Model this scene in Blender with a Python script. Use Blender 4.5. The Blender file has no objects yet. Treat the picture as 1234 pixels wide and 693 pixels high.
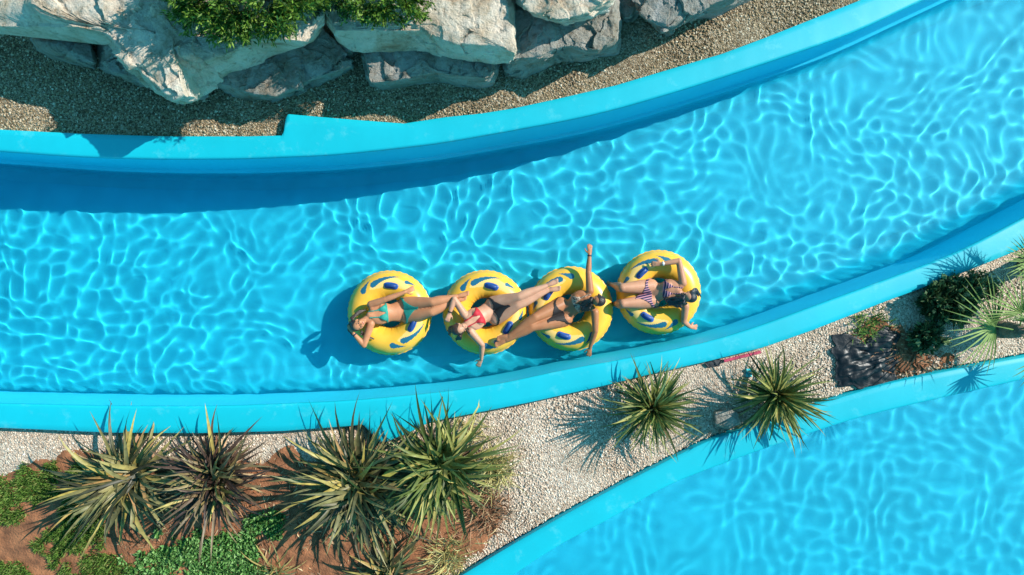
import bpy, bmesh, math, random
import numpy as np
from mathutils import Vector, Matrix, kdtree

random.seed(7)
RNG = np.random.default_rng(11)
SC = bpy.context.scene
COL = SC.collection
H = 11.0                      # drone height above the water (water level is z = 0)
S0 = 78.0                     # photo pixels per metre at water level
PW, PH = 1234.0, 693.0


def W(px, py, z=0.0):
    """A photo pixel seen at height z -> world point."""
    k = (H - z) / (H * S0)
    return Vector(((px - PW / 2) * k, (PH / 2 - py) * k, z))


# ------------------------------------------------------------------ noise
def _hash(ix, iy, iz, seed):
    h = (ix * 374761393 + iy * 668265263 + iz * 2147483647 + seed * 974711) & 0xFFFFFFFF
    h = ((h ^ (h >> 13)) * 1274126177) & 0xFFFFFFFF
    h = h ^ (h >> 16)
    return (h & 0xFFFF) / 65535.0


def vnoise(x, y, z, seed=0):
    x, y, z = [np.asarray(a, dtype=np.float64) for a in (x, y, z)]
    ix, iy, iz = [np.floor(a).astype(np.int64) for a in (x, y, z)]
    fx, fy, fz = x - ix, y - iy, z - iz
    fx, fy, fz = [f * f * (3 - 2 * f) for f in (fx, fy, fz)]
    r = 0
    for dx in (0, 1):
        for dy in (0, 1):
            for dz in (0, 1):
                w = (fx if dx else 1 - fx) * (fy if dy else 1 - fy) * (fz if dz else 1 - fz)
                r = r + w * _hash(ix + dx, iy + dy, iz + dz, seed)
    return r * 2 - 1


def fbm(x, y, z, seed=0, octaves=4, gain=0.5):
    a, r, f = 1.0, 0, 1.0
    for o in range(octaves):
        r = r + a * vnoise(np.asarray(x) * f + 17.3 * o, np.asarray(y) * f - 9.1 * o, np.asarray(z) * f + 3.7 * o, seed + o)
        a *= gain
        f *= 2.03
    return r


# ------------------------------------------------------------------ object helpers
def tag(o, label=None, cat=None, group=None, kind=None):
    if label: o['label'] = label
    if cat: o['category'] = cat
    if group: o['group'] = group
    if kind: o['kind'] = kind
    return o


def empty(name, loc, label, cat, group=None, rz=0.0):
    o = bpy.data.objects.new(name, None)
    o.location = loc
    o.rotation_euler = (0, 0, rz)
    o.empty_display_size = 0.1
    COL.objects.link(o)
    return tag(o, label, cat, group)


def link_mesh(name, me, mats, parent=None, smooth=True):
    for m in (mats if isinstance(mats, (list, tuple)) else [mats]):
        me.materials.append(m)
    if smooth:
        me.polygons.foreach_set('use_smooth', np.ones(len(me.polygons), dtype=bool))
    o = bpy.data.objects.new(name, me)
    COL.objects.link(o)
    if parent is not None:
        o.parent = parent
    return o


def mesh_arrays(name, V, F):
    """V (n,3) array, F list of faces or (m,k) int array."""
    me = bpy.data.meshes.new(name)
    V = np.asarray(V, dtype=np.float32)
    if isinstance(F, np.ndarray):
        m, k = F.shape
        me.vertices.add(len(V))
        me.vertices.foreach_set('co', V.ravel())
        me.loops.add(m * k)
        me.loops.foreach_set('vertex_index', F.ravel().astype(np.int32))
        me.polygons.add(m)
        me.polygons.foreach_set('loop_start', np.arange(0, m * k, k, dtype=np.int32))
        me.polygons.foreach_set('loop_total', np.full(m, k, dtype=np.int32))
        me.update(calc_edges=True)
        me.validate()
    else:
        me.from_pydata([tuple(v) for v in V], [], F)
        me.update()
    return me


def grid_faces(nj, ni, wrap=False):
    j, i = np.meshgrid(np.arange(nj - 1), np.arange(ni if wrap else ni - 1), indexing='ij')
    i2 = (i + 1) % ni
    return np.stack([j * ni + i, j * ni + i2, (j + 1) * ni + i2, (j + 1) * ni + i], -1).reshape(-1, 4)


class Geo:
    """Collects closed pieces for one mesh."""
    def __init__(self):
        self.V, self.F, self.n = [], [], 0

    def add(self, V, F):
        V = np.asarray(V, dtype=np.float64)
        self.V.append(V)
        for f in F:
            self.F.append(tuple(int(a) + self.n for a in f))
        self.n += len(V)

    def rings(self, rings, cap=True):
        """rings: list of (n,3) arrays, lofted and capped with points."""
        n = len(rings[0]); m = len(rings)
        V = np.concatenate(rings)
        F = [tuple(f) for f in grid_faces(m, n, True)]
        if cap:
            a, b = len(V), len(V) + 1
            V = np.concatenate([V, [rings[0].mean(0)], [rings[-1].mean(0)]])
            for i in range(n):
                j = (i + 1) % n
                F.append((a, j, i))
                F.append((b, (m - 1) * n + i, (m - 1) * n + j))
        self.add(V, F)

    def ellipsoid(self, c, ax, r, n=16, m=10):
        c = np.array(c, float); ax = [np.array(a, float) for a in ax]
        rings = []
        for k in range(1, m):
            th = math.pi * k / m
            a = np.linspace(0, 2 * math.pi, n, endpoint=False)
            rings.append(c + np.outer(np.cos(a), ax[0]) * r[0] * math.sin(th) + np.outer(np.sin(a), ax[1]) * r[1] * math.sin(th)
                         - ax[2] * r[2] * math.cos(th))
        V = np.concatenate(rings + [[c - ax[2] * r[2]], [c + ax[2] * r[2]]])
        F = [tuple(f) for f in grid_faces(m - 1, n, True)]
        a, b = len(V) - 2, len(V) - 1
        for i in range(n):
            j = (i + 1) % n
            F.append((a, j, i)); F.append((b, (m - 2) * n + i, (m - 2) * n + j))
        self.add(V, F)

    def tube(self, pts, radii, flat=None, hint=(0, 0, 1), n=14, steps=8):
        """Catmull-Rom loft through pts with radii (r or (a,b)); round ends."""
        P = np.array([tuple(p) for p in pts], float)
        R = np.array([(r, r) if np.isscalar(r) else r for r in radii], float)
        if len(P) == 2:
            steps = max(2, steps // 2)
        C, Q = crom(P, steps), crom(R, steps)
        T = np.gradient(C, axis=0)
        T /= np.linalg.norm(T, axis=1)[:, None] + 1e-9
        h = np.array(hint, float)
        a = np.linspace(0, 2 * math.pi, n, endpoint=False)
        rings = []
        def ring(c, t, ra, rb):
            s = np.cross(h, t)
            if np.linalg.norm(s) < 1e-3: s = np.cross((0.31, 0.9, 0.2), t)
            s /= np.linalg.norm(s)
            w = np.cross(t, s)
            return c + np.outer(np.cos(a), s) * ra + np.outer(np.sin(a), w) * rb
        for k in (80, 55, 28):
            q = math.radians(k); rm = min(Q[0])
            rings.append(ring(C[0] - T[0] * rm * math.sin(q), T[0], Q[0][0] * math.cos(q), Q[0][1] * math.cos(q)))
        for c, t, q in zip(C, T, Q):
            rings.append(ring(c, t, q[0], q[1]))
        for k in (28, 55, 80):
            q = math.radians(k); rm = min(Q[-1])
            rings.append(ring(C[-1] + T[-1] * rm * math.sin(q), T[-1], Q[-1][0] * math.cos(q), Q[-1][1] * math.cos(q)))
        self.rings(rings)

    def box(self, c, s, rz=0.0, bev=0.0):
        cx, cy, cz = c; sx, sy, sz = [a / 2 for a in s]
        V = []
        for z in (-sz, sz):
            for x, y in ((-sx, -sy), (sx, -sy), (sx, sy), (-sx, sy)):
                V.append((cx + x * math.cos(rz) - y * math.sin(rz), cy + x * math.sin(rz) + y * math.cos(rz), cz + z))
        self.add(V, [(3, 2, 1, 0), (4, 5, 6, 7), (0, 1, 5, 4), (1, 2, 6, 5), (2, 3, 7, 6), (3, 0, 4, 7)])

    def build(self, name, mats, parent=None, smooth=True):
        me = bpy.data.meshes.new(name)
        V = np.concatenate(self.V)
        me.from_pydata(V.tolist(), [], self.F)
        me.update()
        return link_mesh(name, me, mats, parent, smooth)


def crom(P, steps):
    P = np.asarray(P, float)
    if len(P) == 2:
        t = np.linspace(0, 1, steps + 1)[:, None]
        return P[0] * (1 - t) + P[1] * t
    E = np.concatenate([[2 * P[0] - P[1]], P, [2 * P[-1] - P[-2]]])
    out = []
    for i in range(len(P) - 1):
        p0, p1, p2, p3 = E[i:i + 4]
        for k in range(steps):
            t = k / steps
            out.append(0.5 * ((2 * p1) + (p2 - p0) * t + (2 * p0 - 5 * p1 + 4 * p2 - p3) * t * t + (3 * p1 - p0 - 3 * p2 + p3) * t ** 3))
    out.append(P[-1])
    return np.array(out)


# ------------------------------------------------------------------ materials
def new_mat(name):
    m = bpy.data.materials.new(name)
    m.use_nodes = True
    nt = m.node_tree
    return m, nt, nt.nodes['Principled BSDF']


def N(nt, typ, **kw):
    n = nt.nodes.new(typ)
    for k, v in kw.items():
        if k in n.inputs.keys():
            n.inputs[k].default_value = v
        else:
            setattr(n, k, v)
    return n


def ramp(nt, fac, stops):
    r = nt.nodes.new('ShaderNodeValToRGB')
    e = r.color_ramp.elements
    while len(e) < len(stops): e.new(0.5)
    for el, (p, c) in zip(e, stops):
        el.position = p
        el.color = (c[0], c[1], c[2], 1)
    nt.links.new(fac, r.inputs[0])
    return r


def simple_mat(name, col, rough=0.5, var=0.12, scale=8.0, bump=0.0, bscale=40.0, spec=None):
    m, nt, b = new_mat(name)
    tc = N(nt, 'ShaderNodeTexCoord')
    no = N(nt, 'ShaderNodeTexNoise', Scale=scale, Detail=4.0)
    nt.links.new(tc.outputs['Object'], no.inputs['Vector'])
    lo = [c * (1 - var) for c in col]; hi = [min(1, c * (1 + var)) for c in col]
    r = ramp(nt, no.outputs['Fac'], [(0.3, lo), (0.7, hi)])
    nt.links.new(r.outputs[0], b.inputs['Base Color'])
    b.inputs['Roughness'].default_value = rough
    if spec is not None: b.inputs['Specular IOR Level'].default_value = spec
    if bump:
        n2 = N(nt, 'ShaderNodeTexNoise', Scale=bscale, Detail=5.0)
        nt.links.new(tc.outputs['Object'], n2.inputs['Vector'])
        bp = N(nt, 'ShaderNodeBump', Strength=bump, Distance=0.02)
        nt.links.new(n2.outputs['Fac'], bp.inputs['Height'])
        nt.links.new(bp.outputs[0], b.inputs['Normal'])
    return m


def island_mat(name, stops, rough=0.55, noise=0.0, transl=0.0, spec=0.3):
    """One colour per loose island (leaf, stone) from a ramp."""
    m, nt, b = new_mat(name)
    g = N(nt, 'ShaderNodeNewGeometry')
    r = ramp(nt, g.outputs['Random Per Island'], stops)
    out = r.outputs[0]
    if noise:
        tc = N(nt, 'ShaderNodeTexCoord')
        no = N(nt, 'ShaderNodeTexNoise', Scale=14.0, Detail=3.0)
        nt.links.new(tc.outputs['Object'], no.inputs['Vector'])
        mr = N(nt, 'ShaderNodeMapRange')
        mr.inputs['To Min'].default_value = 1 - noise; mr.inputs['To Max'].default_value = 1 + noise
        mr.inputs['From Min'].default_value = 0.3; mr.inputs['From Max'].default_value = 0.7
        nt.links.new(no.outputs['Fac'], mr.inputs['Value'])
        mx = N(nt, 'ShaderNodeVectorMath', operation='SCALE')
        nt.links.new(out, mx.inputs[0]); nt.links.new(mr.outputs[0], mx.inputs['Scale'])
        out = mx.outputs[0]
    nt.links.new(out, b.inputs['Base Color'])
    b.inputs['Roughness'].default_value = rough
    b.inputs['Specular IOR Level'].default_value = spec
    if transl:
        t = N(nt, 'ShaderNodeBsdfTranslucent')
        nt.links.new(out, t.inputs['Color'])
        ms = N(nt, 'ShaderNodeMixShader', Fac=transl)
        nt.links.new(b.outputs[0], ms.inputs[1]); nt.links.new(t.outputs[0], ms.inputs[2])
        nt.links.new(ms.outputs[0], nt.nodes['Material Output'].inputs[0])
    return m


def paint_mat(name, col, rough, wear, wear_col, sss=0.0):
    """Blue pool paint: faint brush patches, scuffs and chalky wear."""
    m, nt, b = new_mat(name)
    tc = N(nt, 'ShaderNodeTexCoord')
    n1 = N(nt, 'ShaderNodeTexNoise', Scale=0.7, Detail=6.0, Roughness=0.6)
    n2 = N(nt, 'ShaderNodeTexNoise', Scale=3.3, Detail=8.0, Roughness=0.7)
    for n in (n1, n2): nt.links.new(tc.outputs['Object'], n.inputs['Vector'])
    r1 = ramp(nt, n1.outputs['Fac'], [(0.3, [c * 0.9 for c in col]), (0.7, [min(1, c * 1.07) for c in col])])
    r2 = ramp(nt, n2.outputs['Fac'], [(0.56, (0, 0, 0)), (0.72, (wear, wear, wear))])
    mx = N(nt, 'ShaderNodeMix', data_type='RGBA')
    nt.links.new(r2.outputs[0], mx.inputs[0]); nt.links.new(r1.outputs[0], mx.inputs[6])
    mx.inputs[7].default_value = (*wear_col, 1)
    nt.links.new(mx.outputs[2], b.inputs['Base Color'])
    b.inputs['Roughness'].default_value = rough
    if sss:                                             # light spreads sideways in the cloudy shallow water and gel coat
        b.inputs['Subsurface Weight'].default_value = sss; b.inputs['Subsurface Radius'].default_value = (0.1, 1.0, 1.0); b.inputs['Subsurface Scale'].default_value = 0.8
    bp = N(nt, 'ShaderNodeBump', Strength=0.15, Distance=0.01)
    nt.links.new(n2.outputs['Fac'], bp.inputs['Height']); nt.links.new(bp.outputs[0], b.inputs['Normal'])
    return m


def gravel_mat(name, stops, scale):
    m, nt, b = new_mat(name)
    tc = N(nt, 'ShaderNodeTexCoord')
    v = N(nt, 'ShaderNodeTexVoronoi', Scale=scale)
    nt.links.new(tc.outputs['Object'], v.inputs['Vector'])
    sep = N(nt, 'ShaderNodeSeparateColor')
    nt.links.new(v.outputs['Color'], sep.inputs[0])
    r = ramp(nt, sep.outputs[0], stops)
    no = N(nt, 'ShaderNodeTexNoise', Scale=1.3, Detail=6.0)
    nt.links.new(tc.outputs['Object'], no.inputs['Vector'])
    r2 = ramp(nt, no.outputs['Fac'], [(0.35, (0.72, 0.68, 0.62)), (0.65, (1, 1, 1))])
    mx = N(nt, 'ShaderNodeMix', data_type='RGBA', blend_type='MULTIPLY')
    mx.inputs[0].default_value = 1
    nt.links.new(r.outputs[0], mx.inputs[6]); nt.links.new(r2.outputs[0], mx.inputs[7])
    nt.links.new(mx.outputs[2], b.inputs['Base Color'])
    b.inputs['Roughness'].default_value = 0.9
    bp = N(nt, 'ShaderNodeBump', Strength=1.0, Distance=0.015, invert=True)
    nt.links.new(v.outputs['Distance'], bp.inputs['Height']); nt.links.new(bp.outputs[0], b.inputs['Normal'])
    return m


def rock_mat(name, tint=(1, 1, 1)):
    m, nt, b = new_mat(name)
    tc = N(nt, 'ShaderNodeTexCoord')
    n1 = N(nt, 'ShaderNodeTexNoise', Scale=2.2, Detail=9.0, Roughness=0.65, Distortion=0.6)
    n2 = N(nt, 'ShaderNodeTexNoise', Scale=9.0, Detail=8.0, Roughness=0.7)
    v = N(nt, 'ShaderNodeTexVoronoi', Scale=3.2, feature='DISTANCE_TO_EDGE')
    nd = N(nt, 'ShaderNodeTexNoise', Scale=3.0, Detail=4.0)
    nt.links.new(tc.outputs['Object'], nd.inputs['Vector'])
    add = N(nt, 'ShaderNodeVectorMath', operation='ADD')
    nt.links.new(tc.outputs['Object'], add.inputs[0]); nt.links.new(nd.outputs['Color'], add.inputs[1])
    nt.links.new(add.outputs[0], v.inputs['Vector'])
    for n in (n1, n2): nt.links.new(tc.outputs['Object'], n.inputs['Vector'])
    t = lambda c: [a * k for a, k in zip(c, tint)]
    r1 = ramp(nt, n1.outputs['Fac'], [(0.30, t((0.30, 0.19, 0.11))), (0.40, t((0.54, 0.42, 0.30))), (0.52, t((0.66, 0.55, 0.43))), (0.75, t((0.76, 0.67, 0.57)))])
    r2 = ramp(nt, n2.outputs['Fac'], [(0.30, (0.45, 0.37, 0.28)), (0.47, (1, 1, 1))])
    mx = N(nt, 'ShaderNodeMix', data_type='RGBA', blend_type='MULTIPLY'); mx.inputs[0].default_value = 0.75
    nt.links.new(r1.outputs[0], mx.inputs[6]); nt.links.new(r2.outputs[0], mx.inputs[7])
    r3 = ramp(nt, v.outputs['Distance'], [(0.0, (0.3, 0.25, 0.2)), (0.035, (1, 1, 1))])
    m2 = N(nt, 'ShaderNodeMix', data_type='RGBA', blend_type='MULTIPLY'); m2.inputs[0].default_value = 0.2
    nt.links.new(mx.outputs[2], m2.inputs[6]); nt.links.new(r3.outputs[0], m2.inputs[7])
    nt.links.new(m2.outputs[2], b.inputs['Base Color'])
    b.inputs['Roughness'].default_value = 0.9
    b.inputs['Specular IOR Level'].default_value = 0.2
    bp = N(nt, 'ShaderNodeBump', Strength=1.0, Distance=0.08)
    nt.links.new(n2.outputs['Fac'], bp.inputs['Height'])
    b2 = N(nt, 'ShaderNodeBump', Strength=0.25, Distance=0.03)
    nt.links.new(r3.outputs[0], b2.inputs['Height']); nt.links.new(bp.outputs[0], b2.inputs['Normal'])
    nt.links.new(b2.outputs[0], b.inputs['Normal'])
    return m


def water_mat():
    m, nt, b = new_mat('water')
    nt.nodes.remove(b)
    g = N(nt, 'ShaderNodeBsdfGlass', Roughness=0.0, IOR=1.25)
    g.inputs['Color'].default_value = (0.80, 0.985, 1.0, 1)
    nt.links.new(g.outputs[0], nt.nodes['Material Output'].inputs[0])
    return m


M = {}
M['coping'] = paint_mat('coping paint', (0.003, 0.44, 0.54), 0.45, 0.5, (0.12, 0.56, 0.62))
M['basin'] = paint_mat('basin paint', (0.012, 0.58, 0.79), 0.6, 0.10, (0.03, 0.58, 0.76), sss=0.28)
M['water'] = water_mat()
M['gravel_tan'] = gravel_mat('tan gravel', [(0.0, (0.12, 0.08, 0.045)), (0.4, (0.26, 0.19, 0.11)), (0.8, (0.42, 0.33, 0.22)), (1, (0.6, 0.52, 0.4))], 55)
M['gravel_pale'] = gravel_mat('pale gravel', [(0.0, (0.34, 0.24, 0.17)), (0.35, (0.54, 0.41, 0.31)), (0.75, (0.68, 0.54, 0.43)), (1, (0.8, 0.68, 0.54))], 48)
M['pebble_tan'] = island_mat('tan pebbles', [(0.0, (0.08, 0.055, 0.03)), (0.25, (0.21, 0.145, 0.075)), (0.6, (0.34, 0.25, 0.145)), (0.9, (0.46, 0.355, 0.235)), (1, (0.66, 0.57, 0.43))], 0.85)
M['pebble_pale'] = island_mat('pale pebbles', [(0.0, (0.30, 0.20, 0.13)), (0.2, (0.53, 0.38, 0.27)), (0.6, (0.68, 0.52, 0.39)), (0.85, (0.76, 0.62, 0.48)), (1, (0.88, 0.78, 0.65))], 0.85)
M['soil'] = simple_mat('red soil', (0.27, 0.105, 0.045), 0.95, 0.45, 6, 0.8, 35)
M['ground'] = simple_mat('open ground', (0.3, 0.24, 0.17), 0.95, 0.3, 0.5, 0.5, 10)
M['rock'] = rock_mat('limestone')
M['rock_shade_grey'] = rock_mat('shade-toned grey limestone', (0.50, 0.56, 0.62))  # same limestone, shade of the unlit boulders put into a darker, cooler tint
M['bark'] = simple_mat('bark', (0.16, 0.11, 0.07), 0.9, 0.4, 12, 0.8, 30)

# ------------------------------------------------------------------ pool curves (photo pixels read on the coping top)
ZC, ZG, ZF = 0.90, 0.78, -0.31        # coping top, gravel, pool floor
UP_OUT = [(0, 156), (100, 161), (200, 164), (300, 164), (341, 163), (345, 137), (427, 144), (487, 148.6), (536, 141), (580, 136.5), (620, 130), (667, 119.8), (742, 102.5), (811, 82), (869, 65), (920, 46), (1034, 1), (1120, -35)]
UP_IN = [(0, 182), (97, 189), (194, 191.5), (292, 191), (400, 186.5), (430, 183.6), (527, 173), (624, 155.5), (700, 141.5), (753, 128.4), (840, 102.5), (920, 76.5), (1030, 39), (1103, 4), (1180, -32)]
LO_IN = [(0, 487), (136, 490), (272, 490), (420, 484), (545, 472), (612, 461.5), (660, 450), (720, 438.5), (781, 428), (842, 415.5), (902, 398.5), (980, 369.5), (1066, 338), (1153, 306), (1234, 263)]
LO_OUT = [(0, 516), (136, 522), (238, 522.5), (340, 520), (420, 514), (437, 512), (441, 516), (458, 534), (463, 534), (498, 519), (518, 509), (639, 485), (720, 467), (781, 452), (854, 435.5), (920, 419), (980, 398), (1067, 363.7), (1153, 332), (1234, 299)]
R2_OUT = [(510, 722), (560, 691), (615, 657.7), (670, 626), (736, 590), (808, 553), (852, 531), (890, 519), (993, 485), (1065, 463), (1136, 447.6), (1234, 430)]
R2_IN = [(560, 729), (620, 693), (678, 652), (731, 630), (794, 588), (900, 548), (1026, 505), (1097, 488), (1234, 457)]


def curve(pts, sm):
    P = np.array([W(x, y, ZC)[:2] for x, y in pts])
    def f(x):
        x = np.asarray(x, float)
        def lin(q):
            y = np.interp(q, P[:, 0], P[:, 1])
            s0 = (P[1, 1] - P[0, 1]) / (P[1, 0] - P[0, 0]); s1 = (P[-1, 1] - P[-2, 1]) / (P[-1, 0] - P[-2, 0])
            y = np.where(q < P[0, 0], P[0, 1] + s0 * (q - P[0, 0]), y)
            return np.where(q > P[-1, 0], P[-1, 1] + s1 * (q - P[-1, 0]), y)
        if not sm: return lin(x)
        k = np.linspace(-2, 2, 17); w = np.exp(-k * k / 2 * 2); w /= w.sum()
        return sum(wi * lin(x + ki * sm) for ki, wi in zip(k, w))
    return f


fUO, fUI, fLO, fLI, fRO, fRI = curve(UP_OUT, 0.0), curve(UP_IN, 0.45), curve(LO_OUT, 0.0), curve(LO_IN, 0.45), curve(R2_OUT, 0.3), curve(R2_IN, 0.45)
_fuo_s, _flo_s = curve(UP_OUT, 0.15), curve(LO_OUT, 0.15)
xin = np.arange(-9.6, 9.6001, 0.03)
XS = np.concatenate([np.linspace(-25, -9.7, 26), xin, np.linspace(9.7, 25, 26)])


def normals(f, x, sgn):
    """Unit normal of y=f(x) pointing to the water (sgn = +1 up, -1 down)."""
    d = (f(x + 0.05) - f(x - 0.05)) / 0.1
    n = np.stack([-d, np.ones_like(d)], 1) / np.sqrt(1 + d * d)[:, None]
    return n * sgn


def strip(name, cols, mat, parent=None, kind=None, smooth=True, flip=False):
    """cols: list of (n,3) arrays, lofted side by side."""
    V = np.concatenate(cols); F = grid_faces(len(cols), len(cols[0]))
    if flip: F = F[:, ::-1].copy()
    o = link_mesh(name, mesh_arrays(name, V, F), mat, parent, smooth)
    if kind: o['kind'] = kind
    return o


def pool_side(label, fi, fo, sgn, prof, wobble, cat='pool wall'):
    """A painted wall rising from the pool floor with its broad coping on top."""
    c = W(617, 0, 0); x0 = 2.0
    t = empty('pool_wall', (x0, float(fi(np.array([x0]))[0]), 0), label, cat)
    off = np.array(t.location)
    n = normals(fi, XS, sgn)
    base = np.stack([XS, fi(XS)], 1)
    cols = []
    for d, z in prof:
        p = base + n * d
        cols.append(np.concatenate([p, np.full((len(p), 1), z)], 1) - off)
    w = strip('wall_face', cols, M['basin'], t, flip=(sgn > 0))
    w.cycles.is_caustics_receiver = True
    yo, yi = fo(XS), fi(XS)
    cc = []
    def col(y, z, dn=0.0):
        p = np.stack([XS, y], 1) + n * dn
        return np.concatenate([p, (z if isinstance(z, np.ndarray) else np.full(len(XS), z))[:, None]], 1) - off
    wob = 0.004 * fbm(XS * 1.5, XS * 0 + 3, XS * 0, wobble, 3)
    cc.append(col(yo, 0.10)); cc.append(col(yo, ZC - 0.012 + wob)); cc.append(col(yo + sgn * 0.012, ZC + wob))
    for f in (0.25, 0.5, 0.75): cc.append(col(yo * (1 - f) + yi * f, ZC + wob + 0.004))
    cc.append(col(yi, ZC + wob, -0.03)); cc.append(col(yi, ZC - 0.004 + wob, -0.008)); cc.append(col(yi, ZC - 0.02, 0.004))
    cc.append(col(yi, ZC - 0.06, 0.006))
    cp = strip('coping', cc, M['coping'], t, flip=(sgn > 0))
    cp.cycles.is_caustics_receiver = True
    return t


P_UP = [(0.006, ZC - 0.061), (0.01, 0.5), (0.02, 0.10), (0.025, 0.065), (0.060, 0.055), (0.066, 0.04), (0.07, -0.10), (0.08, -0.22), (0.11, -0.28), (0.16, -0.305), (0.4, ZF - 0.004)]
P_LO = [(0.006, ZC - 0.061), (0.02, 0.10), (0.03, 0.03), (0.04, -0.05), (0.12, -0.16), (0.19, -0.25), (0.25, -0.29), (0.33, -0.305), (0.5, ZF - 0.004)]
pool_side('bright blue pool wall and coping below the row of boulders', fUI, fUO, -1, P_UP, 5)
pool_side('bright blue pool wall and coping between the ring riders and the spiky plants', fLI, fLO, 1, P_LO, 6)
pool_side('bright blue pool wall and coping of the second channel that has no riders', fRI, fRO, -1, P_UP, 7)

fl = link_mesh('pool_floor', mesh_arrays('pool_floor', [(-25, -25, ZF), (25, -25, ZF), (25, 22, ZF), (-25, 22, ZF)], np.array([[0, 1, 2, 3]])), M['basin'])
fl['kind'] = 'structure'; fl.cycles.is_caustics_receiver = True
g = link_mesh('ground', mesh_arrays('ground', [(-300, -300, -1.0), (300, -300, -1.0), (300, 300, -1.0), (-300, 300, -1.0)], np.array([[0, 1, 2, 3]])), M['ground'])
g['kind'] = 'structure'


# ------------------------------------------------------------------ water
def wavelets(X, Y, seed, n, lo, hi):
    """Random ripples with unit strength, their crests mostly across the current."""
    r = np.random.default_rng(seed)
    Z = np.zeros_like(X)
    wx = X + 0.16 * fbm(X * 1.1, Y * 1.1, X * 0, seed + 1, 2); wy = Y + 0.16 * fbm(X * 1.1, Y * 1.1, X * 0 + 5, seed + 2, 2)
    for i in range(n):
        lam = lo * (hi / lo) ** r.random(); th = r.normal(2.3, 0.8); k = 2 * math.pi / lam
        Z += lam * np.sin(k * (wx * math.cos(th) + wy * math.sin(th)) + r.random() * 6.28)
    return Z / Z.std()


def crest(z, e):
    """Rounded, sharp-crested ripple from a smooth field."""
    return 0.8 - np.sqrt(z * z + e * e)


def water(ylo, yhi, ny, seed, amp, xr):
    xs = np.concatenate([np.linspace(-25, xr[0] - .1, 24), np.arange(xr[0], xr[1], 0.014), np.linspace(xr[1] + .1, 25, 24)])
    t = np.linspace(0, 1, ny)[:, None]
    X = np.repeat(xs[None], ny, 0)
    Y = ylo(xs)[None] * (1 - t) + yhi(xs)[None] * t
    mod = np.clip(0.85 + 0.6 * fbm(X * 0.30, Y * 0.55, X * 0, seed + 9, 2), 0.35, 1.2)
    b1 = np.clip(0.50 + 1.05 * vnoise(X * 1.7, Y * 1.7, X * 0, seed + 60), 0.05, 1.3); b2 = np.clip(0.50 + 1.05 * vnoise(X * 2.1, Y * 2.1, X * 0 + 9, seed + 61), 0.05, 1.3)
    Z = 0.0097 * wavelets(X, Y, seed + 40, 90, 0.175, 0.52) + 0.0022 * b1 * crest(wavelets(X, Y, seed, 44, 0.26, 0.62), 0.5) + 0.0010 * b2 * wavelets(X, Y, seed + 20, 44, 0.16, 0.3)
    Z = Z * mod * amp
    if seed == 3:
        for px, py, a, r0, lam in ((985, 212, 0.007, 0.55, 0.24),):     # rings spreading from a splash
            c = W(px, py); d = np.hypot(X - c.x, Y - c.y)
            k = np.exp(-(d / r0 / 1.5) ** 2) * np.clip(0.55 + 0.8 * vnoise(X * 2.2, Y * 2.2, X * 0, 77), 0, 1); d = d + 0.04 * vnoise(X * 3, Y * 3, X * 0, 78)
            Z = Z * (1 - 0.6 * k) + 0.9 * a * (0.6 - np.sqrt(np.sin(d * math.pi / lam) ** 2 + 0.2)) * k
        for px, py in ((469.7, 377), (584.4, 376.5), (687.8, 372), (793.5, 352.3)):                     # ripples pushed out by the swim rings
            c = W(px, py); d = np.hypot(X - c.x, Y - c.y) - 0.6
            Z = Z + 0.0022 * np.cos(d * 2 * math.pi / 0.17) * np.exp(-(np.abs(d) / 0.28) ** 1.5)
    inside = np.clip((xs - xr[0]) / 0.3, 0, 1) * np.clip((xr[1] - xs) / 0.3, 0, 1)
    Z = Z * inside[None]
    # calm the steepest spots to the level of the rest
    dx = 0.014; dy = np.maximum((yhi(xs) - ylo(xs)) / (ny - 1), 1e-3)[None]
    lap = np.zeros_like(Z)
    lap[:, 1:-1] += (Z[:, 2:] - 2 * Z[:, 1:-1] + Z[:, :-2]) / dx ** 2
    lap[1:-1] += (Z[2:] - 2 * Z[1:-1] + Z[:-2]) / dy ** 2
    flat = (xs < xr[0] + 0.4) | (xs > xr[1] - 0.4)
    lap[:, flat] = 0; lap[:2] = 0; lap[-2:] = 0
    E = lap ** 2
    for _ in range(2):
        for ax in (0, 1):
            E = sum(np.roll(E, q, ax) for q in range(-7, 8)) / 15
    rms = np.sqrt(E + 1e-6); lim = np.percentile(rms[:, ~flat], 45)
    Z = Z * np.minimum(1.0, lim / rms) ** 0.8
    o = link_mesh('water', mesh_arrays('water', np.stack([X, Y, Z], -1).reshape(-1, 3), grid_faces(ny, len(xs))), M['water'])
    o['kind'] = 'structure'
    o.cycles.is_caustics_caster = True
    return o


water(lambda x: fLI(x) + 0.02, lambda x: fUI(x) - 0.02, 330, 3, 0.80, (-9.4, 9.4))
water(lambda x: np.minimum(fRI(x) - 4.6, -6.0), lambda x: fRI(x) - 0.02, 380, 21, 0.42, (-2.2, 9.4))

# ------------------------------------------------------------------ gravel
def gravel_sheet(name, ya, yb, ny, mat, seed):
    t = np.linspace(0, 1, ny)[:, None] ** 1.0
    xs = XS[::2]
    X = np.repeat(xs[None], ny, 0)
    A, B = ya(xs)[None], yb(xs)[None]
    Y = A * (1 - t) + B * t
    Z = ZG + 0.012 * fbm(X * 1.2, Y * 1.2, X * 0, seed, 4)
    o = link_mesh(name, mesh_arrays(name, np.stack([X, Y, Z], -1).reshape(-1, 3), grid_faces(ny, len(xs))), mat)
    o['kind'] = 'structure'
    return o


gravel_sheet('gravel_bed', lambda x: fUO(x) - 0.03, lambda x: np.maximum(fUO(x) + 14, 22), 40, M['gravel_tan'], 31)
gravel_sheet('gravel_bed', lambda x: np.maximum(fRO(x) + 0.03, -24), lambda x: fLO(x) + 0.03, 40, M['gravel_pale'], 32)


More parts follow.
